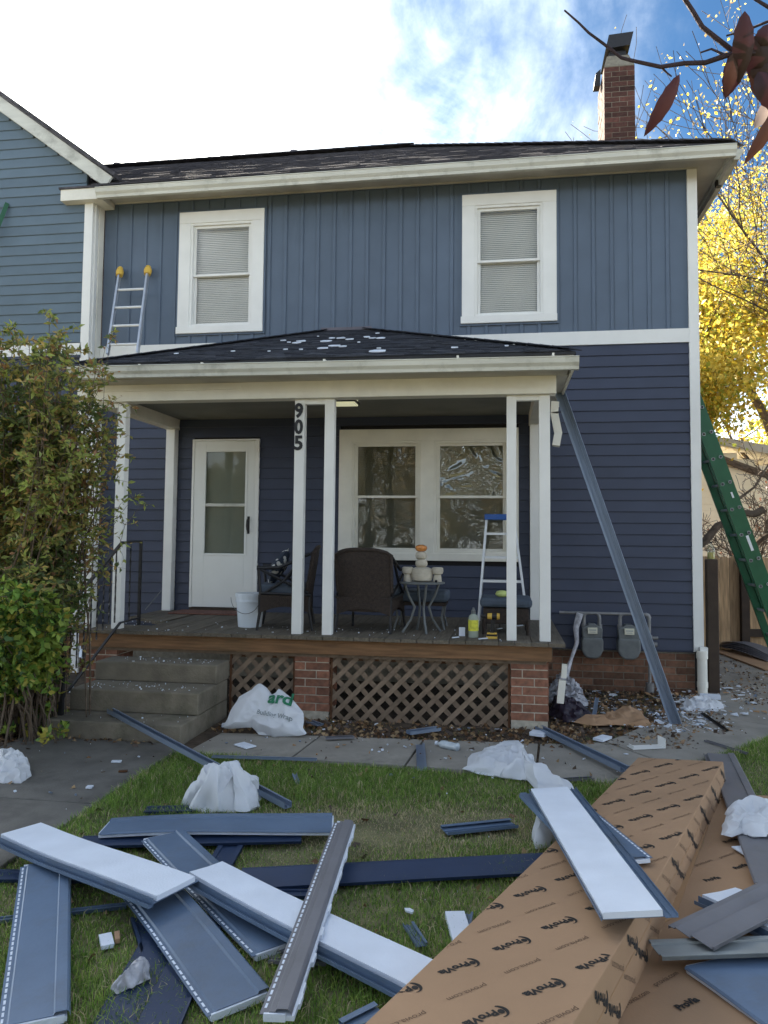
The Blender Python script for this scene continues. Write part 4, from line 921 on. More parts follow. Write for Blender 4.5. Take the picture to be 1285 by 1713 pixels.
MB().lathe((.105,.02,1.632),[(.016,0),(.016,.02)],12).build('cap',M['black'],wb)
ga=thing('garage','cream lap sided garage behind the wooden fence','garage',(6,12,0))
pk=FY(1195,812,11.); 
lap(ga,2.2,12.,0,26,.16,M['garage'],11.2,lim=lambda z0,z1,a,b:(a,b if z1<2.9 else min(b,3.4+(3.9-z1)*2.6)))
MB().box((2.2,11.23,0),(12.,18,2.6)).build('wall',M['garage'],ga)
MB().prism([(2.1,10.95,4.02),(3.2,10.95,4.0),(12.4,10.95,2.2),(12.4,10.95,2.38),(3.2,10.95,4.2),(2.1,10.95,4.22)],(0,7,0)).build('roof',M['soffit'],ga)
# stacked siding sheets in the side yard
def sheet(name,label,p,q,w,th,m_,sag=.05,curl=.0,z=0,parent=None,cat='siding sheet'):
    p,q=V(p),V(q); a=(q-p); L=a.length; a.normalize(); l=a.cross(V((0,0,1))).normalized(); n=14; mb=MB(); vs=[]
    for i in range(n+1):
        t=i/n; c=p+a*(L*t)+V((0,0,sag*math.sin(t*math.pi)*1.0))
        for u in (-1,0,1): vs.append(c+l*(u*w/2)+V((0,0,curl*abs(u))))
    N1=len(vs); vs+= [v+V((0,0,th)) for v in vs]; fs=[]
    for i in range(n):
        for u in range(2):
            a0=i*3+u; fs+=[(a0,a0+1,a0+4,a0+3),(N1+a0,N1+a0+3,N1+a0+4,N1+a0+1)]
        fs+=[(i*3,i*3+3,N1+i*3+3,N1+i*3),(i*3+2,N1+i*3+2,N1+i*3+5,i*3+5)]
    fs+=[(0,N1,N1+1,1),(1,N1+1,N1+2,2),(3*n,3*n+1,N1+3*n+1,N1+3*n),(3*n+1,3*n+2,N1+3*n+2,N1+3*n+1)]
    mb.add(vs,fs); return mb.build(name,m_,parent,label=label,cat=cat)
sheet('plywood_strip','pale plywood strip on the ground beside the fence',G(1190,1082,.02),G(1300,1122,.02),.34,.02,M['card'],.0,cat='plywood')
for i in range(5):
    sheet('siding_sheet',['bottom grey siding length curving over the plywood by the fence','second grey siding length from the bottom by the fence','middle grey siding length in the bent stack by the fence','fourth grey siding length in the bent stack by the fence','top grey siding length curving over the stack by the fence'][i],G(1194+i*2,1080-i,.05+.012*i),G(1300,1106-i*2,.05+.012*i),.30-.02*i,.006,M['grey_pile'],.05+.01*i)
sheet('bent_panel','dark curved panel lying at the foot of the fence',G(1196,1075,.10),G(1240,1077,.10),.5,.01,M['rust'],.10,cat='panel')
# ================================================================== foreground offcuts
SLN=[0]
def bb_piece(label,e1a,e1b,L_pt,z1,z2,foam=False,m_=None,width=None,cat='siding offcut',group='slate siding offcuts on the grass',flip=False,jag=False,hem=True):
    """board and batten offcut. e1a,e1b photo corners of one end (hem side, batten side), L_pt photo point on the hem edge at the other end"""
    m_=m_ or M['slate_pile']
    A=G(*e1a,z1); Bv=G(*e1b,z1); Cc=G(*L_pt,z2)
    a=(Cc-A); L=a.length; a.normalize(); l=(Bv-A); l-=a*l.dot(a); w=width or l.length; l.normalize(); n=a.cross(l)
    if n.z<0: n=-n
    fr=Matrix((a,l,n)).transposed().to_4x4(); fr.translation=A
    t=thing('siding_offcut' if not foam else 'foam_backed_offcut',label,cat,tuple(A),group)
    sk=.0
    if not foam:
        hm=.028 if hem else 0
        prof=[(0,.004),(hm,.004),(hm+.006,.012),(w-.055,.012),(w-.050,.022),(w-.014,.022),(w-.006,.016),(w-.001,.0)]
        mb=MB(); n_=len(prof); e=.002
        vs=[fr@V((0,y,z)) for y,z in prof]+[fr@V((0,y,z-e)) for y,z in prof]
        vs+=[fr@V((L,y,z)) for y,z in prof]+[fr@V((L,y,z-e)) for y,z in prof]
        fs=[]; N4=2*n_
        for i in range(n_-1): fs+=[(i,i+1,N4+i+1,N4+i),(n_+i,N4+n_+i,N4+n_+i+1,n_+i+1),(i,n_+i,n_+i+1,i+1),(N4+i,N4+i+1,N4+n_+i+1,N4+n_+i)]
        fs+=[(0,N4,N4+n_,n_),(n_-1,2*n_-1,N4+2*n_-1,N4+n_-1)]
        mb.add(vs,fs).build('vinyl_face',m_,t)
        fb=MB(); j=max(2,int(L/.06)) ; 
        for i in range(j):
            ex=RND.uniform(.0,.012) if jag else 0
            fb.box((L*i/j,.012,-.016),(L*(i+1)/j,w-.012+ (.016+ex if jag else 0),.0018 if not jag else .001),0,fr)
        fb.box((L,.015,-.016),(L+.008,w-.02,.009),0,fr).box((-.008,.015,-.016),(0,w-.02,.009),0,fr)
        fb.build('foam_backing',M['foam'],t)
        if hem:
            sb=MB(); s=.015
            while s<L-.03: sb.box((s,.009,.0042),(s+.024,.017,.0052),0,fr); s+=.036
            sb.build('nail_slots',M['foam'] if hem!='dark' else M['ink'],t,kind='stuff')
    else:
        mb=MB().box((0,-.016,-.002),(L,w-.0,.0),0,fr).box((0,-.018,-.002),(L,-.016,.02),0,fr).box((0,-.042,-.012),(L,-.018,-.010),0,fr).box((0,-.044,-.010),(L,-.042,.004),0,fr).box((0,-.018,-.010),(L,-.016,-.002),0,fr)
        mb.box((0,w,-.002),(L,w+.012,.0),0,fr)
        mb.build('vinyl_face',m_,t)
        k=14; vs=[]; 
        pts=[(0+.004*RND.random(),.004)]+[(L*i/k,.004) for i in range(1,k)]+[(L-.004,.004),(L-.02*RND.random(),w*.5),(L-.006,w-.006)]+[(L*i/k,w-.004) for i in range(k-1,0,-1)]+[(.01,w-.006),(.012*RND.random(),w*.5)]
        MB().prism([fr@V((x,y,.0005)) for x,y in pts],n*.022).build('foam_backing',M['foam'],t)
    warp(t,A,a,n,L,.010,int(e1a[0]*7+e1a[1]))
    return t
g_f='white foam faced siding offcuts'
# bottom layer: navy panels
def lap_piece(label,p,q,w,side,z1,z2,m_=None,group='navy lap siding offcuts on the grass',cat='siding offcut',two=True):
    m_=m_ or M['navy_pile']
    A=G(*p,z1); Bv=G(*q,z2); a=(Bv-A); L=a.length; a.normalize(); l=a.cross(V((0,0,1))).normalized()*side; n=V((0,0,1)); n=(n-a*n.dot(a)).normalized()
    fr=Matrix((a,l,n)).transposed().to_4x4(); fr.translation=A
    prof=[(0,.0),(0,.012),(.03,.012),(.032,.018),(w*.5,.006),(w*.5+.003,.018),(w*.97,.006),(w*.975,.016),(w,.016),(w,.004)] if two else [(0,0),(0,.014),(w*.2,.014),(w*.22,.006),(w*.8,.006),(w*.82,.014),(w,.014),(w,0)]
    prof=[(y,z) for y,z in prof]; n_=len(prof); e=.002
    vs=[fr@V((0,y,z)) for y,z in prof]+[fr@V((0,y,z-e)) for y,z in prof]+[fr@V((L,y,z)) for y,z in prof]+[fr@V((L,y,z-e)) for y,z in prof]
    fs=[]; N4=2*n_
    for i in range(n_-1): fs+=[(i,i+1,N4+i+1,N4+i),(n_+i,N4+n_+i,N4+n_+i+1,n_+i+1),(i,n_+i,n_+i+1,i+1),(N4+i,N4+i+1,N4+n_+i+1,N4+n_+i)]
    fs+=[(0,N4,N4+n_,n_),(n_-1,2*n_-1,N4+2*n_-1,N4+n_-1)]
    return MB().add(vs,fs).build('lap_siding_offcut' if group and 'navy' in group else 'trim_offcut',m_,None,label=label,cat=cat,group=group,origin=tuple(A))
lap_piece('longest navy lap siding offcut reaching under the big carton',(405,1456),(990,1426),.235,1,.02,.03)
lap_piece('navy lap siding offcut on the grass at the left edge',(-60,1458),(252,1462),.11,1,.015,.015,two=False)
lap_piece('navy lap siding offcut under the upper slate offcut',(140,1402),(505,1394),.15,1,.03,.03)
lap_piece('narrow navy offcut left of the slanted slate offcut',(410,1492),(545,1492),.07,1,.012,.012,two=False)
lap_piece('navy lap siding offcut running off the bottom edge of the picture',(262,1535),(150,1725),.30,-1,.012,.012)
lap_piece('short navy offcut standing up between the crossed slate offcuts',(418,1398),(388,1452),.13,1,.02,.02,two=False)
lap_piece('narrow navy offcut left of the navy offcut at the bottom edge',(218,1540),(236,1600),.07,-1,.01,.01,two=False)
lap_piece('dark navy scrap behind the upper slate offcut',(246,1352),(332,1350),.10,1,.01,.01,two=False)
lap_piece('thin slate strip crossing behind the left slate offcut',(-20,1541),(212,1514),.035,1,.01,.01,m_=M['slate_pile'],group=None,cat='trim strip',two=False)
# slate pieces
bb_piece('slate offcut lying crosswise at the back of the pile',(166,1398),(187,1357),(555,1394),.07,.07,hem=False,width=.235)
bb_piece('slate offcut with slotted edge passing under both foam faced offcuts',(236,1408),(303,1386),(422,1602),.075,.03,m_=M['slate_pile'])
bb_piece('slate offcut pointing at the viewer beneath the left foam faced offcut',(202,1500),(303,1487),(346,1703),.07,.025,m_=M['slate_pile'])
bb_piece('slate offcut standing tallest at the left bottom corner',(34,1452),(120,1437),(-6,1725),.09,.05)
bb_piece('left foam faced offcut, its end touching the centre one',(0,1403),(48,1373),(262,1509),.13,.14,foam=True,group=g_f)
bb_piece('centre foam faced offcut, the longest white one, sliding under the big carton',(315,1467),(364,1441),(705,1672),.125,.07,foam=True,group=g_f)
bb_piece('narrow slate offcut with crumbling foam edge slanting across the pile',(559,1377),(591,1383),(434,1698),.15,.11,jag=True,m_=M['grey_pile'])
# ================================================================== cartons
def carton(label,R0,d,l2,dn,w,h,L,texts=True,name='carton',open_=False):
    """R0 far right top corner; d points away; box runs towards -d"""
    t=thing(name,label,'cardboard box',tuple(R0-d*L/2+dn*h),)
    fr=Matrix((-d,l2,-dn)).transposed().to_4x4(); fr.translation=R0
    mb=MB(); n=12
    def sagf(x): return -.012*math.sin(math.pi*x/L)
    vs=[]
    for i in range(n+1):
        x=L*i/n
        for (y,z) in ((0,0),(w,0),(w,-h),(0,-h)): vs.append(fr@V((x,y,z+sagf(x))))
    fs=[]; mi=[]
    for i in range(n):
        for k in range(4): fs.append((i*4+k,i*4+(k+1)%4,(i+1)*4+(k+1)%4,(i+1)*4+k)); 
    fs+=[(3,2,1,0),(n*4,n*4+1,n*4+2,n*4+3)]
    mb.add(vs,fs); mb.build('carton_body',M['card'],t,bevel=.004)
    if texts:
        v1,f1=text_geo('ProVia',.066,.0032); v2,f2=text_geo('provia.com',.050,-.0004)
        def cen(v,wd,x0=0): 
            xs_=[q.x for q in v]; k=wd/(max(xs_)-min(xs_)); m_=min(xs_); yc=.02
            return [V(((q.x-m_)*k+x0,(q.y-yc)*k,0)) for q in v]
        v1=cen(v1,.118,-.043); v2=cen(v2,.150,-.075)
        n1=len(v1)
        for i in range(13):
            a_=math.radians(70+i*15); v1+=[V((-.052+.034*math.cos(a_)*.8,.004+.034*math.sin(a_),0)),V((-.049+.026*math.cos(a_)*.7,.004+.030*math.sin(a_),0))]
        f1=list(f1)+[(n1+2*i,n1+2*i+1,n1+2*i+3,n1+2*i+2) for i in range(12)]
        o_=len(v1); v1.append(V((-.054,.004,0)))
        for i in range(10):
            a_=2*math.pi*i/10; r=.013*(1+.35*math.cos(a_-2.1)); v1.append(V((-.054+r*.8*math.cos(a_),.004+r*math.sin(a_),0)))
        f1+=[(o_,o_+1+i,o_+1+(i+1)%10) for i in range(10)]
        def put(nm,vs,fs,cx,cy,ang,face,ink):
            ca,sa=math.cos(ang),math.sin(ang); out=[]; okv=[]; hh=w if face=='top' else h
            for v in vs:
                if face=='top': x=cx+v.x*ca+v.y*sa; y=cy+v.x*sa-v.y*ca; out.append(fr@V((x,y,.0014+sagf(x))))
                else: x=cx+v.x*ca+v.y*sa; y=cy-v.x*sa+v.y*ca; out.append(fr@V((x,-.0014,-y+sagf(x))))
                okv.append(.003<y<hh-.003 and .003<x<L-.003)
            ff=[f for f in fs if all(okv[i] for i in f)]
            if len(ff)>4: MB().add(out,ff).build(nm,ink,t)
        for i in range(-14,20):
            for j in range(-10,14):
                bx=3.209-.225*j+.247*i; by=.446-.100*j-.202*i
                if -.2<bx<L+.2 and -.1<by<w+.1: put('printed_name',v1,f1,bx,by,.50,'top',M['ink'])
                tx_=bx+.14; ty_=by-.100
                if -.2<tx_<L+.2 and -.1<ty_<w+.1: put('printed_web_address',v2,f2,tx_,ty_,.50,'top',M['ink2'])
        x=.10; k=0
        while x<L:
            for dx,yy in ((0,.055),(-.13,.15)):
                if k%2==0: put('printed_name',v1,f1,x+dx,yy,.5,'side',M['ink'])
                else: put('printed_web_address',v2,f2,x+dx,yy,.5,'side',M['ink2'])
            x+=.215; k+=1
    MB().box((.0,-.0012,-h*.52),(L,-.0004,-h*.5),0,fr).build('side_seam',M['card_side'],t)
    return t
q_=(.2,.37509458,.02594666,.55097358,.20646909,-.0991)
zf_,yaw_,slp_,bw_,bh_,til_=q_
R0_=G(1210,1274,.2); d_=V((math.sin(yaw_),math.cos(yaw_),-slp_)).normalized(); lat_=d_.cross(V((0,0,1))).normalized(); upb=lat_.cross(d_)
l2_=-lat_*math.cos(til_)+upb*math.sin(til_); dn_=-(upb*math.cos(til_)+lat_*math.sin(til_))
# print direction on the lid: measured between two points of one printed line
def boxuv(px_,py_):
    r=ray(px_,py_); nrm=-dn_; t_=(R0_-C0).dot(nrm)/r.dot(nrm); P=C0+r*t_-R0_; return V((P.dot(-d_),P.dot(l2_)))
u1=boxuv(797,1612); u2=boxuv(737,1637)
ANG=math.atan2((u2-u1).y,(u2-u1).x)
SIDE=math.pi/2
carton('big tilted brown carton printed all over, leaning its far end on the path',R0_,d_,l2_,dn_,bw_,bh_,3.75)
# flattened carton on the right
fc_=thing('flattened_carton','flattened brown carton spread under the siding offcuts at the right edge','cardboard box',(-.6,-5.2,0))
pts=[G(1180,1330,.03),G(1330,1335,.03),G(1500,1760,.05),G(1000,1740,.05),G(1060,1530,.04),G(1120,1420,.04)]
MB().prism(pts,(0,0,.01)).build('carton_sheet',M['card'],fc_)
pts2=[G(1085,1560,.055),G(1120,1480,.055),G(1165,1380,.055),G(1185,1382,.055),G(1130,1535,.05)]
MB().prism(pts2,(0,0,.006)).build('carton_flap',M['card_side'],fc_)
def flat_text(parent,txt,px_,py_,dx,dy,z,size,bold,m_,logo=False):
    p=G(px_,py_,z); q=G(px_+dx,py_+dy,z); a=(q-p).normalized(); b=V((-a.y,a.x,0)); vs,fs=text_geo(txt,size,bold)
    MB().add([p+a*v.x+b*v.y for v in vs],fs).build('print',m_,parent)
for (tx_,px_,py_,dx,dy,sz,ink,bo) in (('ProVia',1138,1690,60,-30,.040,M['ink'],.002),('provia.com',1098,1650,50,-28,.032,M['ink2'],0),('provia.com',1046,1684,50,-28,.032,M['ink2'],0),('ProVia',1135,1578,40,-12,.036,M['ink'],.002),('ProVia',1182,1475,40,-10,.036,M['ink'],.002),('ProVia',1232,1454,40,-14,.036,M['ink'],.002),('provia.com',1165,1449,40,-14,.030,M['ink2'],0),('ProVia',1215,1410,40,-12,.036,M['ink'],.002),('provia.com',1206,1436,45,-16,.030,M['ink2'],0)):
    flat_text(fc_,tx_,px_,py_,dx,dy,.0625 if py_>1600 else .052,sz,bo,ink)
# pieces on the right cartons
bb_piece('grey offcut lying from the path to the lower right behind the big carton',(1182,1262),(1214,1262),(1262,1480),.05,.09,m_=M['grey_pile'],hem=False,width=.20)
bb_piece('small foam faced offcut poking out under the grey offcut',(1173,1505),(1232,1490),(1330,1585),.10,.10,foam=True,group=g_f)
lap_piece('grey brown offcut slanting across the flattened carton',(1118,1553),(1300,1466),.20,1,.13,.16,m_=M['grey_pile'],group=None,two=True)
lap_piece('pale grey ribbed strip pointing right from under the big carton',(1085,1578),(1320,1570),.12,1,.11,.11,m_=mat('pale_grey_vinyl',(.24,.26,.26),.45),group=None,cat='trim strip',two=False)
bb_piece('wide slate sheet in the lower right corner',(1145,1622),(1330,1600),(1310,1740),.075,.075,hem=False,m_=M['slate_pile'])
# foam faced and slate piece on the big carton
def on_box(px_,py_,lift=0.):
    r=ray(px_,py_); nrm=-dn_; t_=((R0_+nrm*lift)-C0).dot(nrm)/r.dot(nrm); return C0+r*t_
def piece_on_plane(label,A,Bv,Cc,foam,group,m_=M['slate_pile'],hem=True):
    a=(Cc-A); L=a.length; a.normalize(); l=(Bv-A); l-=a*l.dot(a); w=l.length; l.normalize(); n=a.cross(l); 
    if n.z<0: n=-n
    fr=Matrix((a,l,n)).transposed().to_4x4(); fr.translation=A
    t=thing('siding_offcut' if not foam else 'foam_backed_offcut',label,'siding offcut',tuple(A),group)
    if foam:
        MB().box((-.03,.0,-.002),(L,w,.0),0,fr).box((-.03,w,-.002),(L+.01,w+.045,0),0,fr).box((-.03,w+.043,0),(L+.01,w+.045,.012),0,fr).box((-.03,w+.018,0),(L+.01,w+.02,.010),0,fr).box((-.03,-.002,-.002),(L+.01,0,.012),0,fr).build('vinyl_face',m_,t)
        MB().box((0,.006,.0005),(L-.0,w-.006,.022),0,fr).build('foam_backing',M['foam'],t)
    else:
        prof=[(0,.004),(.028,.004),(.034,.012),(w-.05,.012),(w-.045,.02),(w-.01,.02),(w,.0)]; n_=len(prof); e=.002
        vs=[fr@V((0,y,z)) for y,z in prof]+[fr@V((0,y,z-e)) for y,z in prof]+[fr@V((L,y,z)) for y,z in prof]+[fr@V((L,y,z-e)) for y,z in prof]
        fs=[]; N4=2*n_
        for i in range(n_-1): fs+=[(i,i+1,N4+i+1,N4+i),(n_+i,N4+n_+i,N4+n_+i+1,n_+i+1),(i,n_+i,n_+i+1,i+1),(N4+i,N4+i+1,N4+n_+i+1,N4+n_+i)]
        MB().add(vs,fs).build('vinyl_face',m_,t)
        MB().box((0,.015,-.014),(L+.008,w-.012,.0015),0,fr).build('foam_backing',M['foam'],t)
        sb=MB(); s=.015
        while s<L-.03: sb.box((s,.009,.0042),(s+.024,.017,.0052),0,fr); s+=.036
        sb.build('nail_slots',M['foam'],t,kind='stuff')
    return t
A=on_box(947,1316,.02); Bv=on_box(885,1325,.02); 
# slate one below: hem edge right
piece_on_plane('slate offcut fanned out beneath the foam faced one on the big carton',on_box(955,1325,.02),on_box(880,1345,.02),on_box(1092,1436,.02),False,'slate siding offcuts on the grass')
piece_on_plane('foam faced offcut lying on the big carton',on_box(887,1326,.055),on_box(947,1316,.055),on_box(1006,1538,.055),True,g_f)
# smaller strips and scraps
def strip(label,p,q,w,z1,z2,m_,th=.008,name='trim_scrap',cat='trim strip',group='narrow trim scraps on the ground'):
    return channel(name,label,cat,G(*p,z1),G(*q,z2),w,th+.006,m_,th=.002,lip=w*.25,group=group)
strip('long slate blue channel from the bottom step to the grass behind the upper offcut',(184,1192),(482,1352),.055,.17,.02,M['trimmetal'],.03)
strip('thin slate strip lying along the front edge of the path',(355,1267),(530,1272),.035,.03,.03,M['trimmetal'])
strip('slate trim from the dirt bed down to the big carton',(902,1221),(1046,1291),.075,.03,.05,M['trimmetal'],.03)
strip('dark strip on the path end beside the grass',(940,1306),(992,1303),.045,.02,.02,M['grey_pile'])
strip('short slate strip lying across the path joint',(703,1246),(706,1290),.07,.025,.012,M['trimmetal'])
strip('short slate scrap below the lattice',(683,1228),(734,1221),.075,.03,.03,M['trimmetal'],.02)
strip('slate offcut with slots lying alone on the grass',(743,1391),(860,1379),.115,.025,.025,M['slate_pile'],.01)
strip('slate scrap beside the brick pier bottom',(518,1208),(536,1214),.07,.02,.02,M['trimmetal'])
strip('thin slate scrap on the back edge of the path',(545,1236),(592,1234),.05,.03,.03,M['grey_pile'])
strip('small slate scrap standing on the grass left of the path joint',(498,1312),(492,1296),.03,.01,.05,M['trimmetal'])
strip('dark strip left of the small foam block on the grass',(683,1548),(706,1584),.05,.02,.02,M['slate_pile'])
strip('dark slate strip lying beside the small foam block',(784,1530),(775,1580),.04,.02,.02,M['slate_pile'])
strip('faded grey scrap under the slanting slate offcut',(452,1602),(548,1606),.09,.012,.012,M['grey_pile'])
strip('slate strip sticking out at the bottom beside the big carton',(580,1725),(640,1694),.10,.04,.05,M['slate_pile'])
strip('slate tube standing in the rubbish below the left gas meter',(993,1204),(999,1168),.035,.02,.16,M['trimmetal'])
strip('thin black pipe lying on the side path',(1172,1192),(1216,1223),.03,.02,.02,M['black'])
strip('grey lath on the path beside the right lawn',(1180,1240),(1250,1262),.03,.02,.02,M['grey_pile'])
strip('dark trim end showing behind the far end of the big carton',(1183,1263),(1190,1285),.05,.04,.04,M['grey_pile'])
# foam scraps
def block(label,p,sx,sy,sz,rot,z=0,m_=None,name='foam_scrap',cat='foam scrap',group='white foam scraps on the ground'):
    q=G(*p,z); fr=Matrix.Translation(q)@Matrix.Rotation(math.radians(rot),4,'Z'); return MB().box((-sx/2,-sy/2,0),(sx/2,sy/2,sz),0,fr).build(name,m_ or M['foam'],None,label=label,cat=cat,group=group,bevel=.002)
block('foam block upright on the grass left of the big carton',(768,1560),.085,.25,.03,12,.01)
block('small foam chip on the dark grass at the left',(178,1578),.05,.10,.018,35,.01)
block('foam sheet lying on the path below the wrap sack',(410,1248),.16,.10,.01,-35,.02)
block('foam block beside the slate trim on the dirt bed',(901,1230),.13,.10,.03,-20,.02)
block('white strip on the dirt bed near the path',(1008,1237),.09,.16,.02,-35,.02)
block('white card leaning at the foot of the drain pipe',(1188,1170),.20,.10,.05,-10,.0)
block('white chip under the slate trim on the flattened carton',(1246,1425),.07,.12,.008,20,.06)
block('tan scrap near the foam chip on the grass',(196,1572),.02,.07,.02,30,.01,M['card'],name='cardboard_scrap',cat='scrap',group=None)
block('tiny foam scrap on the left walkway',(195,1275),.07,.03,.012,10,.02)
block('foam bit at the foot of the wrap sack',(385,1216),.14,.04,.03,10,.02)
block('grey block at the foot of the wrap sack',(492,1226),.08,.05,.03,20,.02,M['trimmetal'],name='trim_block',cat='scrap',group=None)
block('brown leaf of wood on the left walkway',(206,1291),.06,.03,.01,20,.02,M['rust'],name='wood_scrap',cat='scrap',group=None)
block('foam bit fallen at the bottom step',(150,1318),.04,.04,.012,10,.02)
# white bent profile on path
q=G(1088,1250,.02); fr=Matrix.Translation(q)@Matrix.Rotation(math.radians(20),4,'Z')
MB().box((-.17,-.05,0),(.10,.06,.004),0,fr).box((.10,-.05,0),(.104,.06,.075),0,fr).box((-.174,-.05,0),(-.17,.02,.03),0,fr).build('bent_trim',M['white'],None,label='bent white trim piece on the path behind the big carton',cat='trim strip')
FOLDS=[]
for q_ in range(5):
    R_=random.Random(100+q_); FOLDS.append([(math.cos(t_),math.sin(t_),R_.uniform(.14,.55),R_.uniform(0,9),R_.uniform(.15,.5)) for t_ in [R_.uniform(0,math.pi) for _ in range(7)]])
# crumpled things ------------------------------------------------------
def outline_r(pts,c,ang):
    best=1e9; dx,dy=math.cos(ang),math.sin(ang); n=len(pts)
    for i in range(n):
        ax,ay=pts[i][0]-c[0],pts[i][1]-c[1]; bx,by=pts[(i+1)%n][0]-c[0],pts[(i+1)%n][1]-c[1]; ex,ey=bx-ax,by-ay; den=dx*ey-dy*ex
        if abs(den)<1e-9: continue
        t=(ax*ey-ay*ex)/den; s=(ax*dy-ay*dx)/den
        if t>0 and -1e-6<=s<=1+1e-6: best=min(best,t)
    return best if best<1e8 else .01
def crumple(name,label,cat,uvpts,O,U,Vv,Nn,bulge,fold,m_,seed=0,fs=5.,power=.5,parent=None,text=None,nr=30,na=90,kind=None,th=.0):
    c=(sum(p[0] for p in uvpts)/len(uvpts),sum(p[1] for p in uvpts)/len(uvpts))
    rs=[outline_r(uvpts,c,2*math.pi*k/na) for k in range(na)]
    def disp(u,v):
        a=math.atan2(v-c[1],u-c[0])%(2*math.pi); R=outline_r(uvpts,c,a); r=min(1,math.hypot(u-c[0],v-c[1])/max(R,1e-6))
        e=max(0,1-r*r)**(power*1.2)
        p=V((u*fs+seed*7.1,v*fs,seed*1.3)); q=noise.noise(p*.5)*.8; rg=0.
        for (ct,st,fq,ph,am) in FOLDS[seed%5]:
            w_=(u*ct+v*st)*fs*fq+ph+q*1.2; w_=abs((w_%1.)-.5)*2; rg+=am*w_*(.35+.65*max(0,min(1,.5+1.4*noise.noise(p*.4+V((ph*5,am*9,0))))))
        f1=noise.voronoi((p+V((q,q*.7,0)))*.9)[0]; f2=noise.voronoi(p*2.3+V((3,1,2)))[0]; rg=rg*.75+.62*(1.3-(f1[1]-f1[0])*1.5)+.22*(1.2-(f2[1]-f2[0])*1.6)-.12
        return bulge*e*(1+.45*noise.noise(p*.35+V((9,0,0))))+fold*(rg*.9-.62)*min(1,(1-r)*2.6+.10)
    vs=[O+U*c[0]+Vv*c[1]+Nn*disp(*c)]
    for j in range(1,nr+1):
        r=j/nr
        for k in range(na):
            a=2*math.pi*k/na; u=c[0]+math.cos(a)*rs[k]*r; v=c[1]+math.sin(a)*rs[k]*r; jv=noise.noise_vector(V((u*fs*1.7,v*fs*1.7,seed)))*fold*.55*r; vs.append(O+U*(u+jv.x)+Vv*(v+jv.y)+Nn*disp(u,v))
    f=[(0,1+k,1+(k+1)%na) for k in range(na)]
    for j in range(nr-1):
        for k in range(na): f.append((1+j*na+k,1+(j+1)*na+k,1+(j+1)*na+(k+1)%na,1+j*na+(k+1)%na))
    o=len(vs); 
    for k in range(na):
        a=2*math.pi*k/na; vs.append(O+U*(c[0]+math.cos(a)*rs[k])+Vv*(c[1]+math.sin(a)*rs[k])-Nn*.004)
    b=1+(nr-1)*na
    for k in range(na): f.append((b+k,o+k,o+(k+1)%na,b+(k+1)%na))
    f.append(tuple(o+k for k in range(na)))
    ob=MB().add(vs,f).build(name,m_,parent,label=label,cat=cat,smooth=True)
    if text:
        for (s,u,v,size,bold,ink,ang) in text:
            tv,tf=text_geo(s,size,bold); out=[]
            for t_ in tv:
                uu=u+t_.x*math.cos(ang)-t_.y*math.sin(ang); v2=v+t_.x*math.sin(ang)+t_.y*math.cos(ang); out.append(O+U*uu+Vv*v2+Nn*(disp(uu,v2)+.004))
            MB().add(out,tf).build('printed_words',ink,ob)
            WL
    return ob
# building wrap sack against the lattice: plane tilted back
O=G(443,1232,.015); U=V((1,0,0)); tilt=math.radians(62); Vv=V((0,math.cos(tilt),math.sin(tilt))); Nn=U.cross(Vv)
if Nn.y>0: Nn=-Nn
def onpl(px_,py_):
    r=ray(px_,py_); t_=(O-C0).dot(Nn)/r.dot(Nn); P=C0+r*t_-O; return (P.dot(U),P.dot(Vv))
ol=[onpl(*p) for p in ((374,1215),(384,1196),(400,1165),(437,1144),(446,1150),(455,1162),(470,1153),(488,1168),(508,1192),(507,1218),(514,1226),(498,1231),(470,1232),(433,1229),(422,1216),(400,1218),(375,1220))]
wu,wv=onpl(449,1179); wu2,wv2=onpl(433,1204)
sack=crumple('wrap_sack','crumpled white building wrap with green lettering leaning on the lattice','building wrap',ol,O,U,Vv,Nn,.05,.075,M['wrap'],3,4.6)
WL[sack.name]=tuple(sack.location)
def conf_text(parent,s,px_,py_,size,bold,ink,ang,conv):
    tv,tf=text_geo(s,size,bold); u,v=conv(px_,py_); dg=bpy.context.evaluated_depsgraph_get(); out=[]
    me=parent.data; from mathutils.bvhtree import BVHTree
    bv=BVHTree.FromPolygons([V(x.co)+V(parent.location) for x in me.vertices],[tuple(p.vertices) for p in me.polygons])
    for t_ in tv:
        uu=u+t_.x*math.cos(ang)-t_.y*math.sin(ang); v2=v+t_.x*math.sin(ang)+t_.y*math.cos(ang); P=O+U*uu+Vv*v2+Nn*.5
        h=bv.ray_cast(P,-Nn); out.append((h[0] if h[0] else O+U*uu+Vv*v2)+Nn*.014)
    MB().add(out,tf).build('printed_words',ink,parent)
conf_text(sack,'ard',451,1180,.155,.005,M['ink3'],-.04,onpl)
conf_text(sack,'Building Wrap',434,1199,.052,.001,M['ink4'],-.12,onpl)
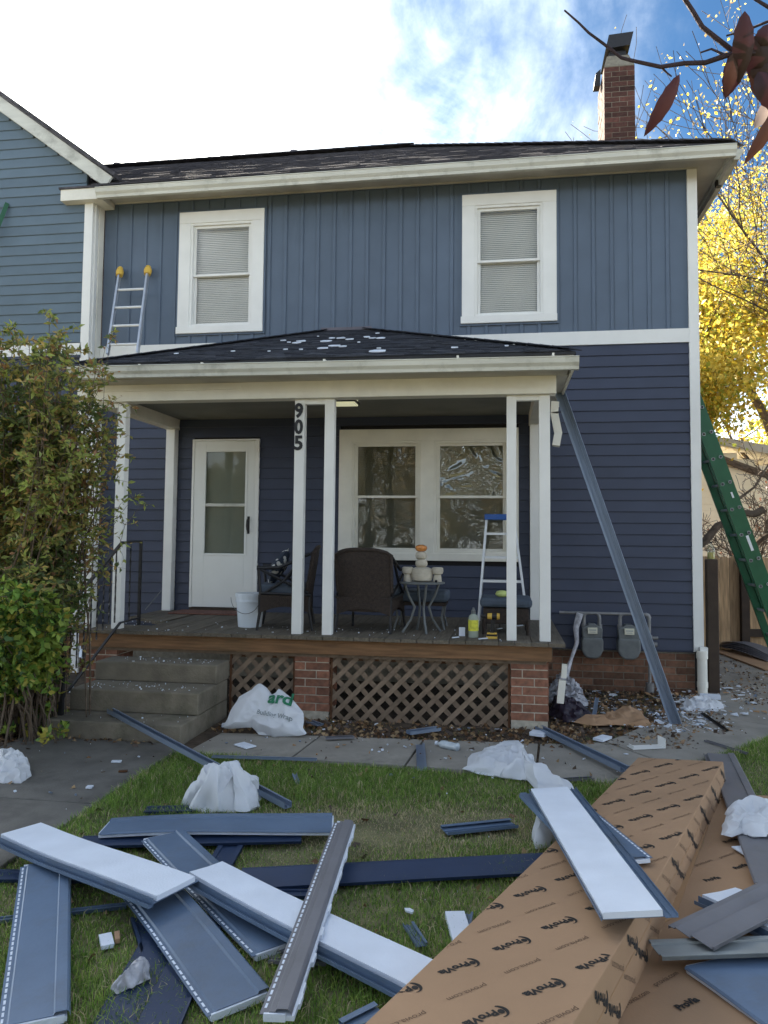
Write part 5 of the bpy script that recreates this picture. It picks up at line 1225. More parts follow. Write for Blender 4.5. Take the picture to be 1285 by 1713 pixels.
# ground bundles
def bundle(name,label,cat,pix,z,bulge,fold,m_,seed,fs=7.,power=.5):
    pts=[G(x,y,z) for x,y in pix]; O_=V((pts[0].x,pts[0].y,z)); uv=[(p.x-O_.x,p.y-O_.y) for p in pts]
    return crumple(name,label,cat,uv,O_,V((1,0,0)),V((0,1,0)),V((0,0,1)),bulge,fold,m_,seed,fs,power)
bundle('wrap_bundle','puffy white bundle of building wrap behind the upper slate offcut','building wrap',[(308,1352),(325,1338),(340,1334),(350,1326),(400,1330),(434,1326),(434,1350),(415,1358),(340,1358)],.01,.12,.16,M['wrap'],5,9)
bundle('wrap_sheet','white wrap sheet draped over the path edge towards the big carton','building wrap',[(780,1288),(783,1266),(812,1256),(845,1243),(872,1252),(884,1262),(878,1272),(900,1292),(925,1312),(950,1312),(990,1330),(960,1345),(905,1330),(885,1305),(850,1302),(800,1294)],.02,.05,.10,M['wrap'],11,7)
bundle('wrap_sheet','white plastic sheet folded over the grey offcut at the right edge','plastic sheet',[(1206,1395),(1215,1362),(1250,1342),(1300,1346),(1310,1395),(1260,1400),(1238,1392),(1228,1400)],.10,.02,.075,M['wrap'],17,8)
bundle('plastic_loop','clear and white plastic loop beside the big carton','plastic sheet',[(890,1400),(897,1376),(915,1368),(935,1385),(925,1415),(896,1420)],.01,.12,.03,M['wrap'],19,9)
bundle('foam_clump','white clump of fluff and wrap on the left walkway','building wrap',[(-12,1300),(-8,1272),(20,1268),(45,1285),(52,1298),(35,1310),(0,1310)],.018,.08,.08,M['wrap'],23,13)
bundle('clear_wrapper','crinkled clear wrapper on the navy offcut','plastic wrapper',[(190,1655),(222,1628),(248,1615),(252,1636),(215,1652),(195,1662)],.035,.03,.05,M['wrap_grey'],29,20)
bundle('cardboard_piece','torn brown cardboard in the rubbish below the gas meters','cardboard',[(950,1200),(975,1196),(1010,1205),(1050,1192),(1070,1190),(1092,1212),(1080,1216),(1030,1212),(990,1214),(955,1208)],.015,.03,.09,M['card'],31,6)
bundle('navy_sheet','crumpled dark plastic against the right brick pier','plastic sheet',[(920,1195),(925,1175),(960,1180),(985,1195),(975,1205),(940,1208)],.01,.03,.10,mat('dark_plastic',(.03,.022,.035),.4),37,9)
bundle('wrap_tangle','clear plastic tangle heaped below the left gas meter','plastic wrap',[(918,1175),(925,1150),(945,1142),(970,1165),(985,1180),(960,1185)],.02,.06,.16,M['wrap_grey'],41,14)
bundle('white_scrap_pile','torn white scraps at the foot of the leaning trim','plastic sheet',[(1136,1182),(1160,1172),(1195,1172),(1215,1182),(1195,1190),(1165,1190),(1145,1192)],.01,.0,.09,M['wrap'],43,12)
# hanging clear plastic from the left meter
pl=[FY(x,y,-.2) for x,y in ((962,1030),(985,1022),(975,1045),(966,1075),(962,1110),(950,1140),(938,1142),(950,1110),(958,1070))]
mb=MB(); a_=[FY(970,1026,-.19),FY(964,1050,-.2),FY(965,1075,-.22),FY(957,1100,-.24),FY(948,1125,-.3),FY(940,1150,-.4)]
mb.tube(a_,[.04,.03,.022,.018,.03,.06],9); ob=mb.build('plastic_wrap',M['wrap_grey'],None,label='twisted clear plastic hanging from the left gas meter pipe',cat='plastic wrap',smooth=True)
for v in ob.data.vertices: v.co += V(noise.noise_vector(v.co*30))*.012
# plastic bottle on the path
q=G(735,1244,.04); r_=G(765,1250,.04); a_=(r_-q).normalized(); L=.20
cb_=thing('crushed_bottle','crushed clear plastic bottle lying on the back edge of the path','bottle',tuple(q))
MB().tube([q+a_*t for t in (-.02,0,.02,.05,.08,.11,.14,.17,.18)],[.012,.013,.03,.034,.030,.034,.029,.033,.02],14).build('bottle_body',mat('hazy_plastic',(.42,.47,.50),.15,.2,20,spec=.8),cb_,smooth=True)
MB().tube([q-a_*.035,q-a_*.018],.015,12).build('cap',M['foam'],cb_)
# scraps on porch roof
sps=[(474,570,12),(483,573,9),(496,574,20),(505,571,22),(545,571,24),(556,566,14),(571,566,22),(585,568,18),(614,564,16),(623,566,14),(637,566,20),(632,558,10),(540,583,22),(560,579,24),(574,580,16),(478,585,10),(504,585,9),(632,588,34),(634,583,8),(760,582,14),(848,579,8),(295,592,10),(390,588,8),(532,563,5),(450,588,6),(600,573,6)]
SPECIAL={(295,592):'foam scrap lying alone near the left end of the porch roof eave',(390,588):'foam scrap on the porch roof below the left upstairs window',(760,582):'foam scrap near the right part of the porch roof slope',(848,579):'foam scrap farthest right on the porch roof',(632,588):'long foam scrap nearest the eave, right of the porch roof middle',(496,574):'larger foam scrap on the upper left of the porch roof scatter',(637,566):'foam scrap farthest right in the porch roof scatter',(540,583):'long foam scrap low in the middle of the porch roof scatter',(614,564):'foam scrap beside the right end of the porch roof peak',(450,588):'foam scrap at the lower left of the porch roof scatter'}
nrmR=V((0,-(AZ-ZE2),-.02-EYp)).normalized()
mb=MB()
for (x_,y_,s_) in sps:
    r=ray(x_,y_); P0_=V((0,EYp,ZE2+.012)); t_=(P0_-C0).dot(nrmR)/r.dot(nrmR); P=C0+r*t_
    if P.y>-.05: continue
    w=s_/190.; fr=Matrix.Translation(P)@Matrix.Rotation(math.atan2(AZ-ZE2,-.02-EYp),4,'X')@Matrix.Rotation(RND.uniform(-.25,.25),4,'Z')
    k=9; pts=[(w/2*math.cos(2*math.pi*i/k)*RND.uniform(.75,1.1),w*.32*math.sin(2*math.pi*i/k)*RND.uniform(.7,1.3)*1.3,0) for i in range(k)]
    MB().prism([fr@V(p) for p in pts],fr.to_3x3()@V((0,0,.009))).build('foam_scrap',M['foam'],None,label=SPECIAL.get((x_,y_),'small white foam scrap in the scatter on the middle of the porch roof'),cat='foam scrap',group=None if (x_,y_) in SPECIAL else 'foam scraps on the porch roof')
# ================================================================== vegetation
rng=np.random.default_rng(5)
def np_mesh(name, verts, faces, mats, mi=None, parent=None, label=None, cat=None, group=None, kind=None, loc=(0,0,0), smooth=False):
    """faces: (n,k) int array"""
    me=bpy.data.meshes.new(name); verts=np.asarray(verts,dtype=np.float32)
    if parent is not None: verts=verts-np.array(WL[parent.name],dtype=np.float32)
    else: verts=verts-np.array(loc,dtype=np.float32)
    faces=np.asarray(faces,dtype=np.int32); n,k=faces.shape
    me.vertices.add(len(verts)); me.vertices.foreach_set('co',verts.ravel())
    me.loops.add(n*k); me.loops.foreach_set('vertex_index',faces.ravel())
    me.polygons.add(n); me.polygons.foreach_set('loop_start',np.arange(0,n*k,k,dtype=np.int32)); me.polygons.foreach_set('loop_total',np.full(n,k,dtype=np.int32))
    for m_ in mats: me.materials.append(m_)
    if mi is not None: me.polygons.foreach_set('material_index',np.asarray(mi,dtype=np.int32))
    if smooth: me.polygons.foreach_set('use_smooth',np.ones(n,dtype=bool))
    me.update(); o=bpy.data.objects.new(name,me); COL.objects.link(o)
    if parent is not None: o.parent=parent
    else: o.location=loc
    WL[o.name]=tuple(loc) if parent is None else WL[parent.name]
    return tag(o,label,cat,group,kind)
def leaves(pos, dirs, size, aspect=.42, fold=.25, droop=.3):
    """pointed folded leaves: 6 verts, 4 triangles each. pos (n,3), dirs (n,3) unit, size (n,)"""
    n=len(pos); d=dirs/np.linalg.norm(dirs,axis=1,keepdims=True)
    ref=rng.normal(size=(n,3)); s=np.cross(d,ref); s/=np.linalg.norm(s,axis=1,keepdims=True)+1e-9; nn=np.cross(s,d)
    L=size[:,None]
    b=pos; m=pos+d*L*.45; t=pos+d*L-nn*L*droop*.35
    l=pos+d*L*.42+s*L*aspect*.5+nn*L*fold*.25; r=pos+d*L*.42-s*L*aspect*.5+nn*L*fold*.25
    V_=np.stack([b,l,m,t,r],axis=1).reshape(-1,3); o=np.arange(n)[:,None]*5
    F=np.concatenate([o+np.array([[0,2,1]]),o+np.array([[1,2,3]]),o+np.array([[0,4,2]]),o+np.array([[2,4,3]])],axis=0)
    return V_,F
def rand_dirs(n,bias=(0,0,0)):
    v=rng.normal(size=(n,3))+np.array(bias); return v/np.linalg.norm(v,axis=1,keepdims=True)
def tree(name,label,cat,base,height,spread,trunk_r,seed,leaf_n,leaf_size,lmats,lw,depth=5,lean=(0,0),bare=.0,bark=None,first=.3,group=None,leaf_jit=.35,up=.25,nb=(3,5),clump=None,lf_first=2):
    R_=random.Random(seed); th=thing(name,label,cat,tuple(base),group); mb=MB(); tips=[]
    def grow_(p,d,L,r,dep):
        n=4 if dep<depth-1 else 3; pts=[p]; rad=[r]; dd=d.copy()
        for i in range(n):
            dd=(dd+V((R_.gauss(0,.16),R_.gauss(0,.16),R_.gauss(0,.10)+up*.12))).normalized(); pts.append(pts[-1]+dd*(L/n)); rad.append(r*(1-.45*(i+1)/n))
        rad=[max(.0055,x_) for x_ in rad]; mb.tube(pts,rad,7 if dep<2 else (5 if dep<4 else 3),0,cap=False)
        if dep>=lf_first:
            for q in pts[1:]: tips.append((q,dd.copy(),dep))
        if dep>=depth: return
        k=R_.randint(*nb)
        for i in range(k):
            f=R_.uniform(first if dep==0 else .25,1.); idx=min(n-1,int(f*n)); q=pts[idx].lerp(pts[idx+1],f*n-idx)
            side=V((R_.gauss(0,1),R_.gauss(0,1),R_.gauss(0,.5))); side=(side-dd*side.dot(dd)).normalized()
            nd=(dd*R_.uniform(.45,.9)+side*R_.uniform(.6,1.)*spread+V((0,0,up*.4))).normalized()
            grow_(q,nd,L*R_.uniform(.55,.78),rad[idx]*R_.uniform(.45,.65),dep+1)
        grow_(pts[-1],(dd+V((R_.gauss(0,.2),R_.gauss(0,.2),.1))).normalized(),L*.7,rad[-1]*.9,dep+1)
    grow_(V(base),V((lean[0],lean[1],1)).normalized(),height*.36,trunk_r,0)
    mb.build('trunk',bark or M['bark'],th,smooth=True)
    if leaf_n:
        tp=np.array([tuple(t[0]) for t in tips]); td=np.array([tuple(t[1]) for t in tips])
        if clump is not None:
            keep=np.array([clump(V(t)) for t in tp]); tp,td=tp[keep],td[keep]
        idx=rng.integers(0,len(tp),leaf_n); pos=tp[idx]+rng.normal(size=(leaf_n,3))*leaf_jit*.5; dr=rand_dirs(leaf_n,(0,0,-.4)); sz=leaf_size*rng.uniform(.6,1.3,leaf_n)
        V_,F=leaves(pos,dr,sz,.6); mi=rng.choice(len(lmats),leaf_n,p=lw)
        # tint by clump so that the crown has light and dark bunches
        cl_=(np.sin(pos[:,0]*1.7+3)+np.sin(pos[:,1]*1.9)+np.sin(pos[:,2]*2.3+1))>.9; mi=np.where(cl_&(rng.random(leaf_n)<.6),len(lmats)-1,mi)
        np_mesh('crown',V_,F,lmats,np.tile(mi,4),parent=th,kind='stuff')
    return th
LY=[leafmat('yellow_leaf',(.62,.46,.05),.5),leafmat('gold_leaf',(.50,.33,.03),.5),leafmat('lime_leaf',(.34,.38,.06),.5),leafmat('pale_yellow_leaf',(.68,.56,.12),.5)]
def at(px_,py_,Y): p=FY(px_,py_,Y); return (p.x,p.y,0)
b1=at(1262,1000,10.5)
tree('yellow_tree','big yellow leaved autumn tree rising beyond the right corner of the house','tree',(5.6,11.5,-.1),12.5,1.0,.26,11,80000,.13,LY,[.34,.12,.30,.24],depth=5,nb=(3,4),clump=lambda p:p.z>2.6,first=.35,up=.3,leaf_jit=.55)
tree('yellow_tree','smaller yellow green tree low behind the garage roof at the right edge','tree',(8.2,19,-.1),9.0,1.0,.2,23,40000,.17,[LY[2],LY[0],LY[3]],[.4,.3,.3],depth=5,nb=(3,4),clump=lambda p:p.z>2.2,first=.25,leaf_jit=.7)
tree('bare_tree','nearly bare tree with sparse rusty leaves and a crooked limb beside the fence','tree',(1.3,4.7,-.05),4.6,1.15,.12,31,500,.06,[leafmat('rust_leaf',(.30,.13,.07),.3)],[1.],depth=5,nb=(3,4),lean=(.15,.0),up=.1,first=.35,leaf_jit=.3)
tree('thinning_tree','tall half bare tree with thin twigs and small yellow leaves at the top right','tree',(4.2,5.2,-.1),11.5,.85,.13,47,13000,.06,[leafmat('tan_bud',(.40,.30,.14),.3),LY[0],LY[3]],[.3,.35,.35],depth=5,nb=(3,5),clump=lambda p:p.z>4,up=.30,first=.45,leaf_jit=.2)
# crooked thick limb crossing behind the ladder
q=[FY(x,y,2.0) for x,y in ((1150,925),(1180,905),(1200,880),(1222,872),(1242,858),(1262,860),(1278,852))]
q2=[FY(x,y,2.05) for x,y in ((1225,872),(1235,835),(1262,815),(1290,770))]
lt=thing('fallen_limb','thick crooked bare limb passing behind the green ladder','branch',tuple(q[0]))
MB().tube(q,[.055,.055,.05,.05,.045,.05,.05],9).tube(q2,[.03,.022,.015,.01],7).tube([q[3],q[3]+V((.12,.1,-.2)),q[3]+V((.3,.1,-.3))],[.02,.012,.006],6).build('limb',M['bark'],lt,smooth=True)
# far tree line and right hand hedge
n=14000; pos=np.stack([rng.uniform(8,60,n),rng.uniform(38,48,n),np.abs(rng.normal(0,1,n))*2.4+rng.uniform(0,3,n)],1); V_,F=leaves(pos,rand_dirs(n),rng.uniform(.3,.6,n),.8)
np_mesh('distant_trees',V_,F,[LY[2],leafmat('brown_far',(.18,.13,.07)),LY[1]],np.tile(rng.integers(0,3,n),4),kind='stuff',label='far off autumn trees beyond the garage',cat='trees',loc=(30,43,0))
# -------- left shrub: fine arching stems with small leaves
GS=[leafmat('olive_leaf',(.27,.26,.07),.45),leafmat('dark_green_leaf',(.10,.14,.04),.4),leafmat('tawny_leaf',(.42,.30,.09),.45),leafmat('bronze_leaf',(.28,.15,.07),.4),leafmat('mid_green_leaf',(.27,.32,.07),.45)]
GB=[leafmat('bright_green_leaf',(.15,.27,.045),.4),leafmat('lime_green_leaf',(.26,.35,.06),.4),leafmat('deep_green_leaf',(.045,.10,.022),.35),leafmat('yellowing_leaf',(.38,.34,.06),.35)]
def shrub(name,label,base,stems,targets,lmats,lw,lsize,per,seed,rad=.012,twl=.35,aspect=.42,kmin=1):
    R_=random.Random(seed); th=thing(name,label,'shrub',base); mb=MB(); P_=[];D_=[]
    for i in range(stems):
        t=V(R_.choice(targets)); t=t+V((R_.gauss(0,.10),R_.gauss(0,.16),R_.gauss(0,.08))); b=V(base)+V((R_.gauss(0,.16),R_.gauss(0,.16),0)); h=(t-b)
        n=9; pts=[]
        for k in range(n+1):
            u=k/n; p=b.lerp(t,u); p.z=b.z+h.z*(u**.75); p+=V((R_.gauss(0,.015),R_.gauss(0,.015),0)); pts.append(p)
        mb.tube(pts,[rad*(1-.8*k/n) for k in range(n+1)],4,0,cap=False)
        for k in range(kmin,n+1):
            for j in range(3):
                d=V((R_.gauss(0,1),R_.gauss(0,1),R_.gauss(.15,.5))).normalized(); L=twl*R_.uniform(.4,1.1)*(1.15-.6*k/n); m=5; tp=[pts[k]]
                for s_ in range(m):
                    d=(d+V((R_.gauss(0,.15),R_.gauss(0,.15),-.06))).normalized(); tp.append(tp[-1]+d*(L/m))
                mb.tube(tp,[.003,.0025,.002,.0015,.001,.0008],3,0,cap=False)
                for s_ in range(per):
                    u=R_.uniform(.15,1)*m; a_=int(min(m-1,u)); q=tp[a_].lerp(tp[a_+1],u-a_); side=V((R_.gauss(0,1),R_.gauss(0,1),R_.gauss(0,.7))); P_.append(tuple(q)); D_.append(tuple((d*.5+side.normalized()*.9)))
    mb.build('stem',M['bark'],th)
    pos=np.array(P_); dr=np.array(D_); n=len(pos); sz=lsize*rng.uniform(.55,1.3,n); V_,F=leaves(pos,dr,sz,aspect); mi=rng.choice(len(lmats),n,p=lw)
    f=np.sin(pos[:,0]*5+seed)+np.sin(pos[:,2]*4.3)+np.sin(pos[:,1]*4.7+2)
    mi=np.where((f>1.0)&(rng.random(n)<.7),len(lmats)-1,mi); mi=np.where((f<-1.1)&(rng.random(n)<.7),1,mi)
    np_mesh('foliage',V_,F,lmats,np.tile(mi,4),parent=th,kind='stuff'); return th
YS=-3.55
def T(lst,Y=YS): return [tuple(FY(x,y,Y+RND.uniform(-.35,.35))) for x,y in lst]
b_=G(20,1235,0); 
tg=T([(10,600),(35,585),(60,580),(20,640),(60,640),(100,600),(88,565),(15,700),(55,700),(100,680),(30,760),(80,760),(128,740),(10,820),(55,830),(105,820),(130,790),(150,760),(60,900),(80,900),(10,900),(150,700),(-40,700),(-60,800),(-50,900),(-30,620),(40,960),(70,950),(165,760),(70,980),(130,660),(110,630)])
shrub('tall_shrub','tall loose olive and tawny shrub arching up left of the porch',(b_.x-.1,b_.y+.2,0),150,tg,GS,[.36,.18,.18,.08,.2],.055,13,71,rad=.010,kmin=3)
tg=T([(190,800),(190,760),(150,560),(200,700),(225,840),(165,610),(170,580),(240,690),(262,850)],-3.2)
shrub('arching_branches','thin arching leafy stems reaching over the left porch columns',(b_.x+.15,b_.y+.3,0),9,tg[:5]+tg[5:7],GS,[.3,.2,.2,.15,.15],.05,5,77,rad=.006,twl=.22)
tg=T([(0,1010),(30,1000),(60,1010),(20,1060),(60,1060),(80,1045),(0,1090),(45,1085),(80,1065),(10,1100),(-30,1050),(40,980),(70,1010)],-3.75)
shrub('low_bright_shrub','low bright green and lime shrub in front of the hand rail',(b_.x+.02,b_.y+.05,0),46,tg,GB,[.40,.20,.24,.16],.058,13,83,rad=.008,twl=.22,aspect=.7,kmin=4)
tg=T([(60,1190),(85,1170),(75,1215)],-3.3)
shrub('seedling','small yellow green seedling at the corner of the bottom step',tuple(G(72,1222,0)),5,tg,GB,[.2,.3,.1,.4],.06,4,85,rad=.004,twl=.12,aspect=.6)
# -------- grass: blades
def inpoly(x,y,poly):
    c=np.zeros(len(x),bool); n=len(poly)
    for i in range(n):
        x1,y1=poly[i]; x2,y2=poly[(i+1)%n]
        cond=((y1>y)!=(y2>y))&(x<(x2-x1)*(y-y1)/(y2-y1+1e-12)+x1); c^=cond
    return c
lawn=[(-4.62,-7.2),(-4.62,-3.27),(-1.36,-3.44),(-.41,-2.43),(.04,-1.96),(1.25,-1.2),(1.3,-2.6),(-.6,-7.2)]
N_=420000
x=rng.uniform(-4.65,1.3,N_); y=rng.uniform(-7.1,-1.2,N_); k=inpoly(x,y,lawn); x=x[k]; y=y[k]
# noise field for density, length and hue
def nf(x,y,s,seed):
    r=np.random.default_rng(seed); out=np.zeros(len(x)); 
    for i in range(10):
        a=r.uniform(0,6.28); f=s*r.uniform(.5,2.2); out+=np.sin((x*np.cos(a)+y*np.sin(a))*f+r.uniform(0,6.28))
    return out/3.2
d=nf(x,y,2.2,1); e=nf(x,y,6,2)
dead=np.exp(-(((x+3.0)/.55)**2+((y+4.55)/.38)**2)*1.2)+.9*np.exp(-(((x+2.25)/.5)**2+((y+4.35)/.25)**2))
keep=rng.random(len(x))<np.clip(.90+.08*d-.5*dead,.2,1); x=x[keep]; y=y[keep]; d=d[keep]; e=e[keep]; dead=dead[keep]
n=len(x); h=.034*(1+.35*d+.2*e)*rng.uniform(.45,1.6,n)*(1-.45*np.clip(dead,0,1)); h=np.clip(h,.010,.085)
a=rng.uniform(0,6.283,n); w=rng.uniform(.0012,.0026,n); lean=rng.uniform(.2,1.3,n); la=rng.uniform(0,6.283,n)+d
bx=np.stack([x,y,np.zeros(n)-.003],1); sx=np.stack([np.cos(a)*w,np.sin(a)*w,np.zeros(n)],1)
mid=bx+np.stack([np.cos(la)*lean*h*.25,np.sin(la)*lean*h*.25,h*.6],1); tip=bx+np.stack([np.cos(la)*lean*h*.85,np.sin(la)*lean*h*.85,h*(1-.25*lean*.6)],1)
V_=np.stack([bx-sx,bx+sx,mid+sx*.8,mid-sx*.8,tip],1).reshape(-1,3); o=np.arange(n)[:,None]*5
F=np.concatenate([o+np.array([[0,1,2]]),o+np.array([[0,2,3]]),o+np.array([[3,2,4]])],0)
GM=[leafmat('grass_green',(.20,.33,.06),.5),leafmat('grass_dark',(.11,.20,.035),.5),leafmat('grass_light',(.33,.44,.10),.5),leafmat('grass_straw',(.55,.46,.28),.3)]
pr=rng.random(n); mi=np.where(pr<.42+.1*d,0,np.where(pr<.72,1,2)); mi=np.where(rng.random(n)<.07+.75*np.clip(dead,0,1)+.06*np.clip(e,0,1),3,mi)
np_mesh('grass',V_,F,GM,np.tile(mi,3),kind='stuff',label='short mixed green and straw lawn grass',cat='grass',loc=(-2.5,-4.5,0))
# edge tufts along the paths and the dirt bed
def tufts(cx,cy,n,r,hh,gm,name,label):
    x=cx+rng.normal(0,r,n); y=cy+rng.normal(0,r,n); 
# sparse weeds on the dirt bed
n=9000; x=rng.uniform(-4.5,-.1,n); y=rng.uniform(-2.6,-.25,n); k=((x>-1.75)|(y<-2.02))&(rng.random(n)<np.clip(.35+.5*nf(x,y,4,9),0,1)); x=x[k];y=y[k];n=len(x)
h=rng.uniform(.01,.045,n); la=rng.uniform(0,6.28,n); bx=np.stack([x,y,np.full(n,-.01)],1); sx=np.stack([np.cos(la+1.5)*.0016,np.sin(la+1.5)*.0016,np.zeros(n)],1); tip=bx+np.stack([np.cos(la)*h*.7,np.sin(la)*h*.7,h],1)
V_=np.stack([bx-sx,bx+sx,tip],1).reshape(-1,3); F=(np.arange(n)[:,None]*3+np.array([[0,1,2]]))
np_mesh('weeds',V_,F,GM,rng.integers(0,3,n),kind='stuff',label='thin weeds growing in the dirt bed by the foundation',cat='weeds',loc=(-2,-2,0))
# -------- litter: leaves and small bits
def litter(name,label,cat,regions,lmats,size,z=.004,flat=.25,kindn='stuff'):
    P=[]
    for (x0,x1,y0,y1,n) in regions:
        P.append(np.stack([rng.uniform(x0,x1,n),rng.uniform(y0,y1,n),np.full(n,z)+rng.uniform(0,.012,n)],1))
    pos=np.concatenate(P); n=len(pos); dr=np.stack([rng.normal(size=n),rng.normal(size=n),rng.normal(size=n)*flat],1); sz=size*rng.uniform(.4,1.4,n)
    V_,F=leaves(pos,dr,sz,.75,.5); mi=rng.integers(0,len(lmats),n); return np_mesh(name,V_,F,lmats,np.tile(mi,4),kind=kindn,label=label,cat=cat,loc=tuple(pos.mean(0)))
LD=[leafmat('dry_leaf_brown',(.17,.09,.04),.1),leafmat('dry_leaf_tan',(.30,.20,.10),.1),leafmat('dry_leaf_dark',(.07,.045,.03),.1)]
litter('fallen_leaves','fallen brown leaves on the dirt beds and under the left shrub','leaves',[(-1.72,-.1,-1.9,-.1,1500),(-4.6,-1.7,-2.6,-2.0,1100),(-1.75,-.6,-2.45,-1.9,500),(-7.2,-5.9,-4.4,-2.4,2600),(-6.3,-5.85,-3.0,-1.2,500),(.2,1.6,-.6,3.2,1600),(-4.6,-.4,-6.5,-3.3,230),(-6,-4.6,-5.5,-3.05,70),(-4.6,-1.,-3.3,-2.5,60),(-5.9,-4.7,-3.15,-3.02,120)],LD,.045)
bits=[M['foam'],M['foam'],M['trimmetal'],M['wrap'],M['card_side']]
def debris(name,label,regions,smax=.05,mats_=bits,z=.012):
    vs=[];fs=[];mi=[]
    for (x0,x1,y0,y1,n,zz) in regions:
        for i in range(n):
            c=V((RND.uniform(x0,x1),RND.uniform(y0,y1),zz)); s=smax*(RND.random()**2*.9+.08); k=RND.choice((3,4,5)); a0=RND.uniform(0,6); t=RND.uniform(.2,1.)
            R2=Matrix.Rotation(RND.uniform(0,6),3,'Z')@Matrix.Rotation(RND.gauss(0,.3),3,'X'); o=len(vs)
            p=[R2@V((s*math.cos(a0+6.283*j/k)*RND.uniform(.6,1.1),s*t*math.sin(a0+6.283*j/k),0)) for j in range(k)]; h_=RND.uniform(.002,.010)
            vs+= [c+q for q in p]+[c+q+V((0,0,h_)) for q in p]; m_=RND.randrange(len(mats_))
            fs+= [tuple(o+j for j in range(k))[::-1],tuple(o+k+j for j in range(k))]+[(o+j,o+(j+1)%k,o+k+(j+1)%k,o+k+j) for j in range(k)]; mi+=[m_]*(k+2)
    mb=MB(); mb.v=[tuple(v) for v in vs]; mb.f=fs; mb.m=mi; return mb.build(name,mats_,None,label=label,cat='debris',kind='stuff')
debris('rubbish','broken white and grey scraps strewn along the foundation below the gas meters',[(-1.7,-.05,-1.75,-.15,330,.01),(-1.3,-.3,-1.9,-.9,230,.015),(-.5,.5,-1.3,.4,150,.03)],.055)
debris('rubbish','small white crumbs and scraps on the paths and grass',[(-4.5,-1.2,-3.2,-2.55,70,.02),(-.6,1.2,-1.8,3.0,130,.03),(-4.5,-1.5,-2.5,-2.05,60,.01),(-6.0,-4.7,-5.5,-3.1,26,.025),(-4.5,-1.5,-6.2,-3.4,40,.02)],.028)
debris('foam_crumbs','white foam crumbs sprinkled on the deck and concrete steps',[(-6.1,-2.0,-2.0,-1.2,80,DZ+.001),(-5.7,-4.75,-2.25,-2.02,55,.507),(-5.75,-4.75,-2.66,-2.32,60,.337),(-5.8,-4.75,-3.0,-2.74,18,.152)],.014,[M['foam']])
debris('foam_crumbs','tiny white foam crumbs beneath the left shrub beside the hand rail',[(-7.0,-6.0,-2.6,-1.2,60,.01)],.05,[M['foam'],M['trimmetal'],M['wrap']])
# pot on its side under the shrub
q=G(62,1195,.1); MB().lathe((0,0,0),[(.10,0),(.13,.22),(.145,.22),(.145,.25),(.125,.25)],22).build('clay_pot',M['rust'],None,label='brown plant pot lying on its side under the left shrub',cat='plant pot',smooth=True,origin=(0,0,0))
po=bpy.context.scene.objects['clay_pot']; po.location=(q.x+.1,q.y+.15,.13); po.rotation_euler=(math.radians(80),0,math.radians(-60))
# -------- overhanging branch close to the camera
def cp(px_,py_,dist): return C0+ray(px_,py_).normalized()*dist
D0=1.25
br=thing('overhanging_branch','dark twig with drooping deep red leaves hanging into the top right corner','branch',tuple(cp(1285,60,D0)))
tw=M['twig']
def twigt(pts,r0_,r1_): 
    ps=[cp(x,y,D0+dz) for x,y,dz in pts]; n=len(ps); MB().tube(ps,[r0_+(r1_-r0_)*i/(n-1) for i in range(n)],7).build('twig',tw,br,smooth=True)
twigt([(1330,95,.05),(1262,88,.02),(1215,93,0),(1180,105,0),(1145,106,0),(1105,112,0),(1064,103,-.01),(1040,97,0),(1008,72,0),(985,55,0),(968,38,0),(944,17,0)],.0042,.0012)
twigt([(1235,92,.02),(1200,65,0),(1175,45,0),(1160,20,0),(1140,-10,0)],.0035,.003)
twigt([(1330,20,.0),(1290,15,0),(1262,-2,0)],.003,.002)
twigt([(1300,30,0),(1255,48,.01),(1215,60,.01)],.002,.0012)
twigt([(1106,112,0),(1116,122,0),(1124,128,0)],.0016,.001)
twigt([(1215,93,0),(1190,82,0),(1172,88,0)],.0018,.0012)
RL=leafmat('deep_red_leaf',(.022,.006,.009),.2); RL2=leafmat('brown_red_leaf',(.035,.014,.012),.2); RL3=leafmat('pale_underleaf',(.30,.24,.22),.3)
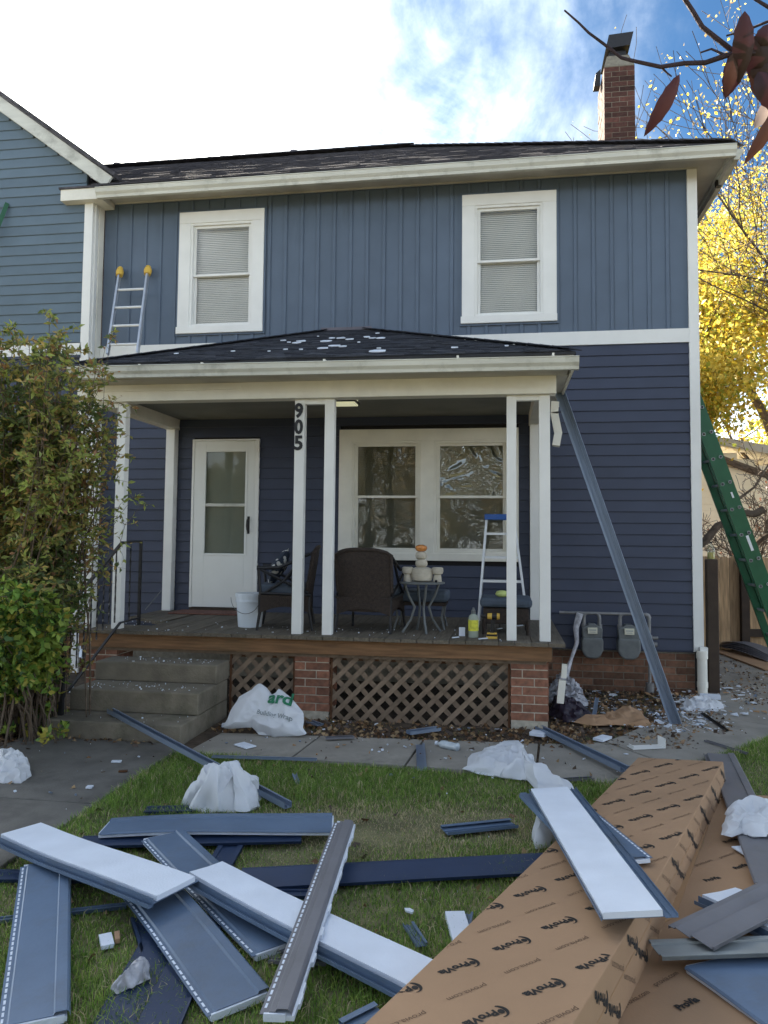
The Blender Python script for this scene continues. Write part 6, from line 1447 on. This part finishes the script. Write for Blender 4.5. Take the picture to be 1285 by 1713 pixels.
def bigleaf(base,tip,wpx,bend=.0,m_=RL,dz=0):
    p=cp(*base,D0+dz); q=cp(*tip,D0+dz+bend); a=(q-p); L=a.length; a.normalize(); view=(p-C0).normalized(); s=a.cross(view).normalized(); s=(s+view*.25).normalized(); nrm=s.cross(a)
    w=wpx*.8*D0/FPX; n=12; vs=[];fs=[]
    for i in range(n+1):
        u=i/n; hw=w*.5*(math.sin(math.pi*u**.85)**.8)*(1+.06*math.sin(u*31)); c=p+a*(L*u)+nrm*(-.012*math.sin(u*math.pi))
        for k in (-1,-.5,0,.5,1): vs.append(c+s*hw*k+nrm*(abs(k)*hw*.35))
    for i in range(n):
        for k in range(4): fs.append((i*5+k,i*5+k+1,i*5+k+6,i*5+k+5))
    MB().add(vs,fs).build('leaf',m_,br,smooth=True)
bigleaf((1137,124),(1077,229),27)
bigleaf((1246,18),(1235,142),34,m_=RL)
bigleaf((1240,70),(1213,165),36,.02,RL,.01)
bigleaf((1226,88),(1214,162),22,.02,RL2,-.01)
bigleaf((1262,60),(1275,150),46,.02,RL,.02)
bigleaf((1268,120),(1300,190),40,.0,RL,.0)
bigleaf((1285,90),(1262,160),42,.0,RL2,.03)
bigleaf((1300,150),(1262,215),26,.03,RL3,.02)
bigleaf((1310,170),(1244,276),24,.0,RL2,0)
bigleaf((1285,40),(1262,95),30,.0,RL,.03)

# trees across the street, mirrored in the window panes
n=26000; pos=np.stack([rng.uniform(-45,40,n),rng.uniform(-44,-36,n),np.zeros(n)],1); top=5.5+3.5*np.abs(nf(pos[:,0],pos[:,1]*0,.35,5)); pos[:,2]=rng.random(n)**.8*top
V_,F=leaves(pos,rand_dirs(n),rng.uniform(.35,.8,n),.8)
np_mesh('street_trees',V_,F,[leafmat('tan_street_leaf',(.26,.20,.10)),leafmat('brown_street_leaf',(.12,.10,.07)),leafmat('grey_green_street_leaf',(.10,.11,.06))],np.tile(rng.integers(0,3,n),4),kind='stuff',label='autumn trees across the street, mirrored in the window panes',cat='trees',loc=(0,-40,0))
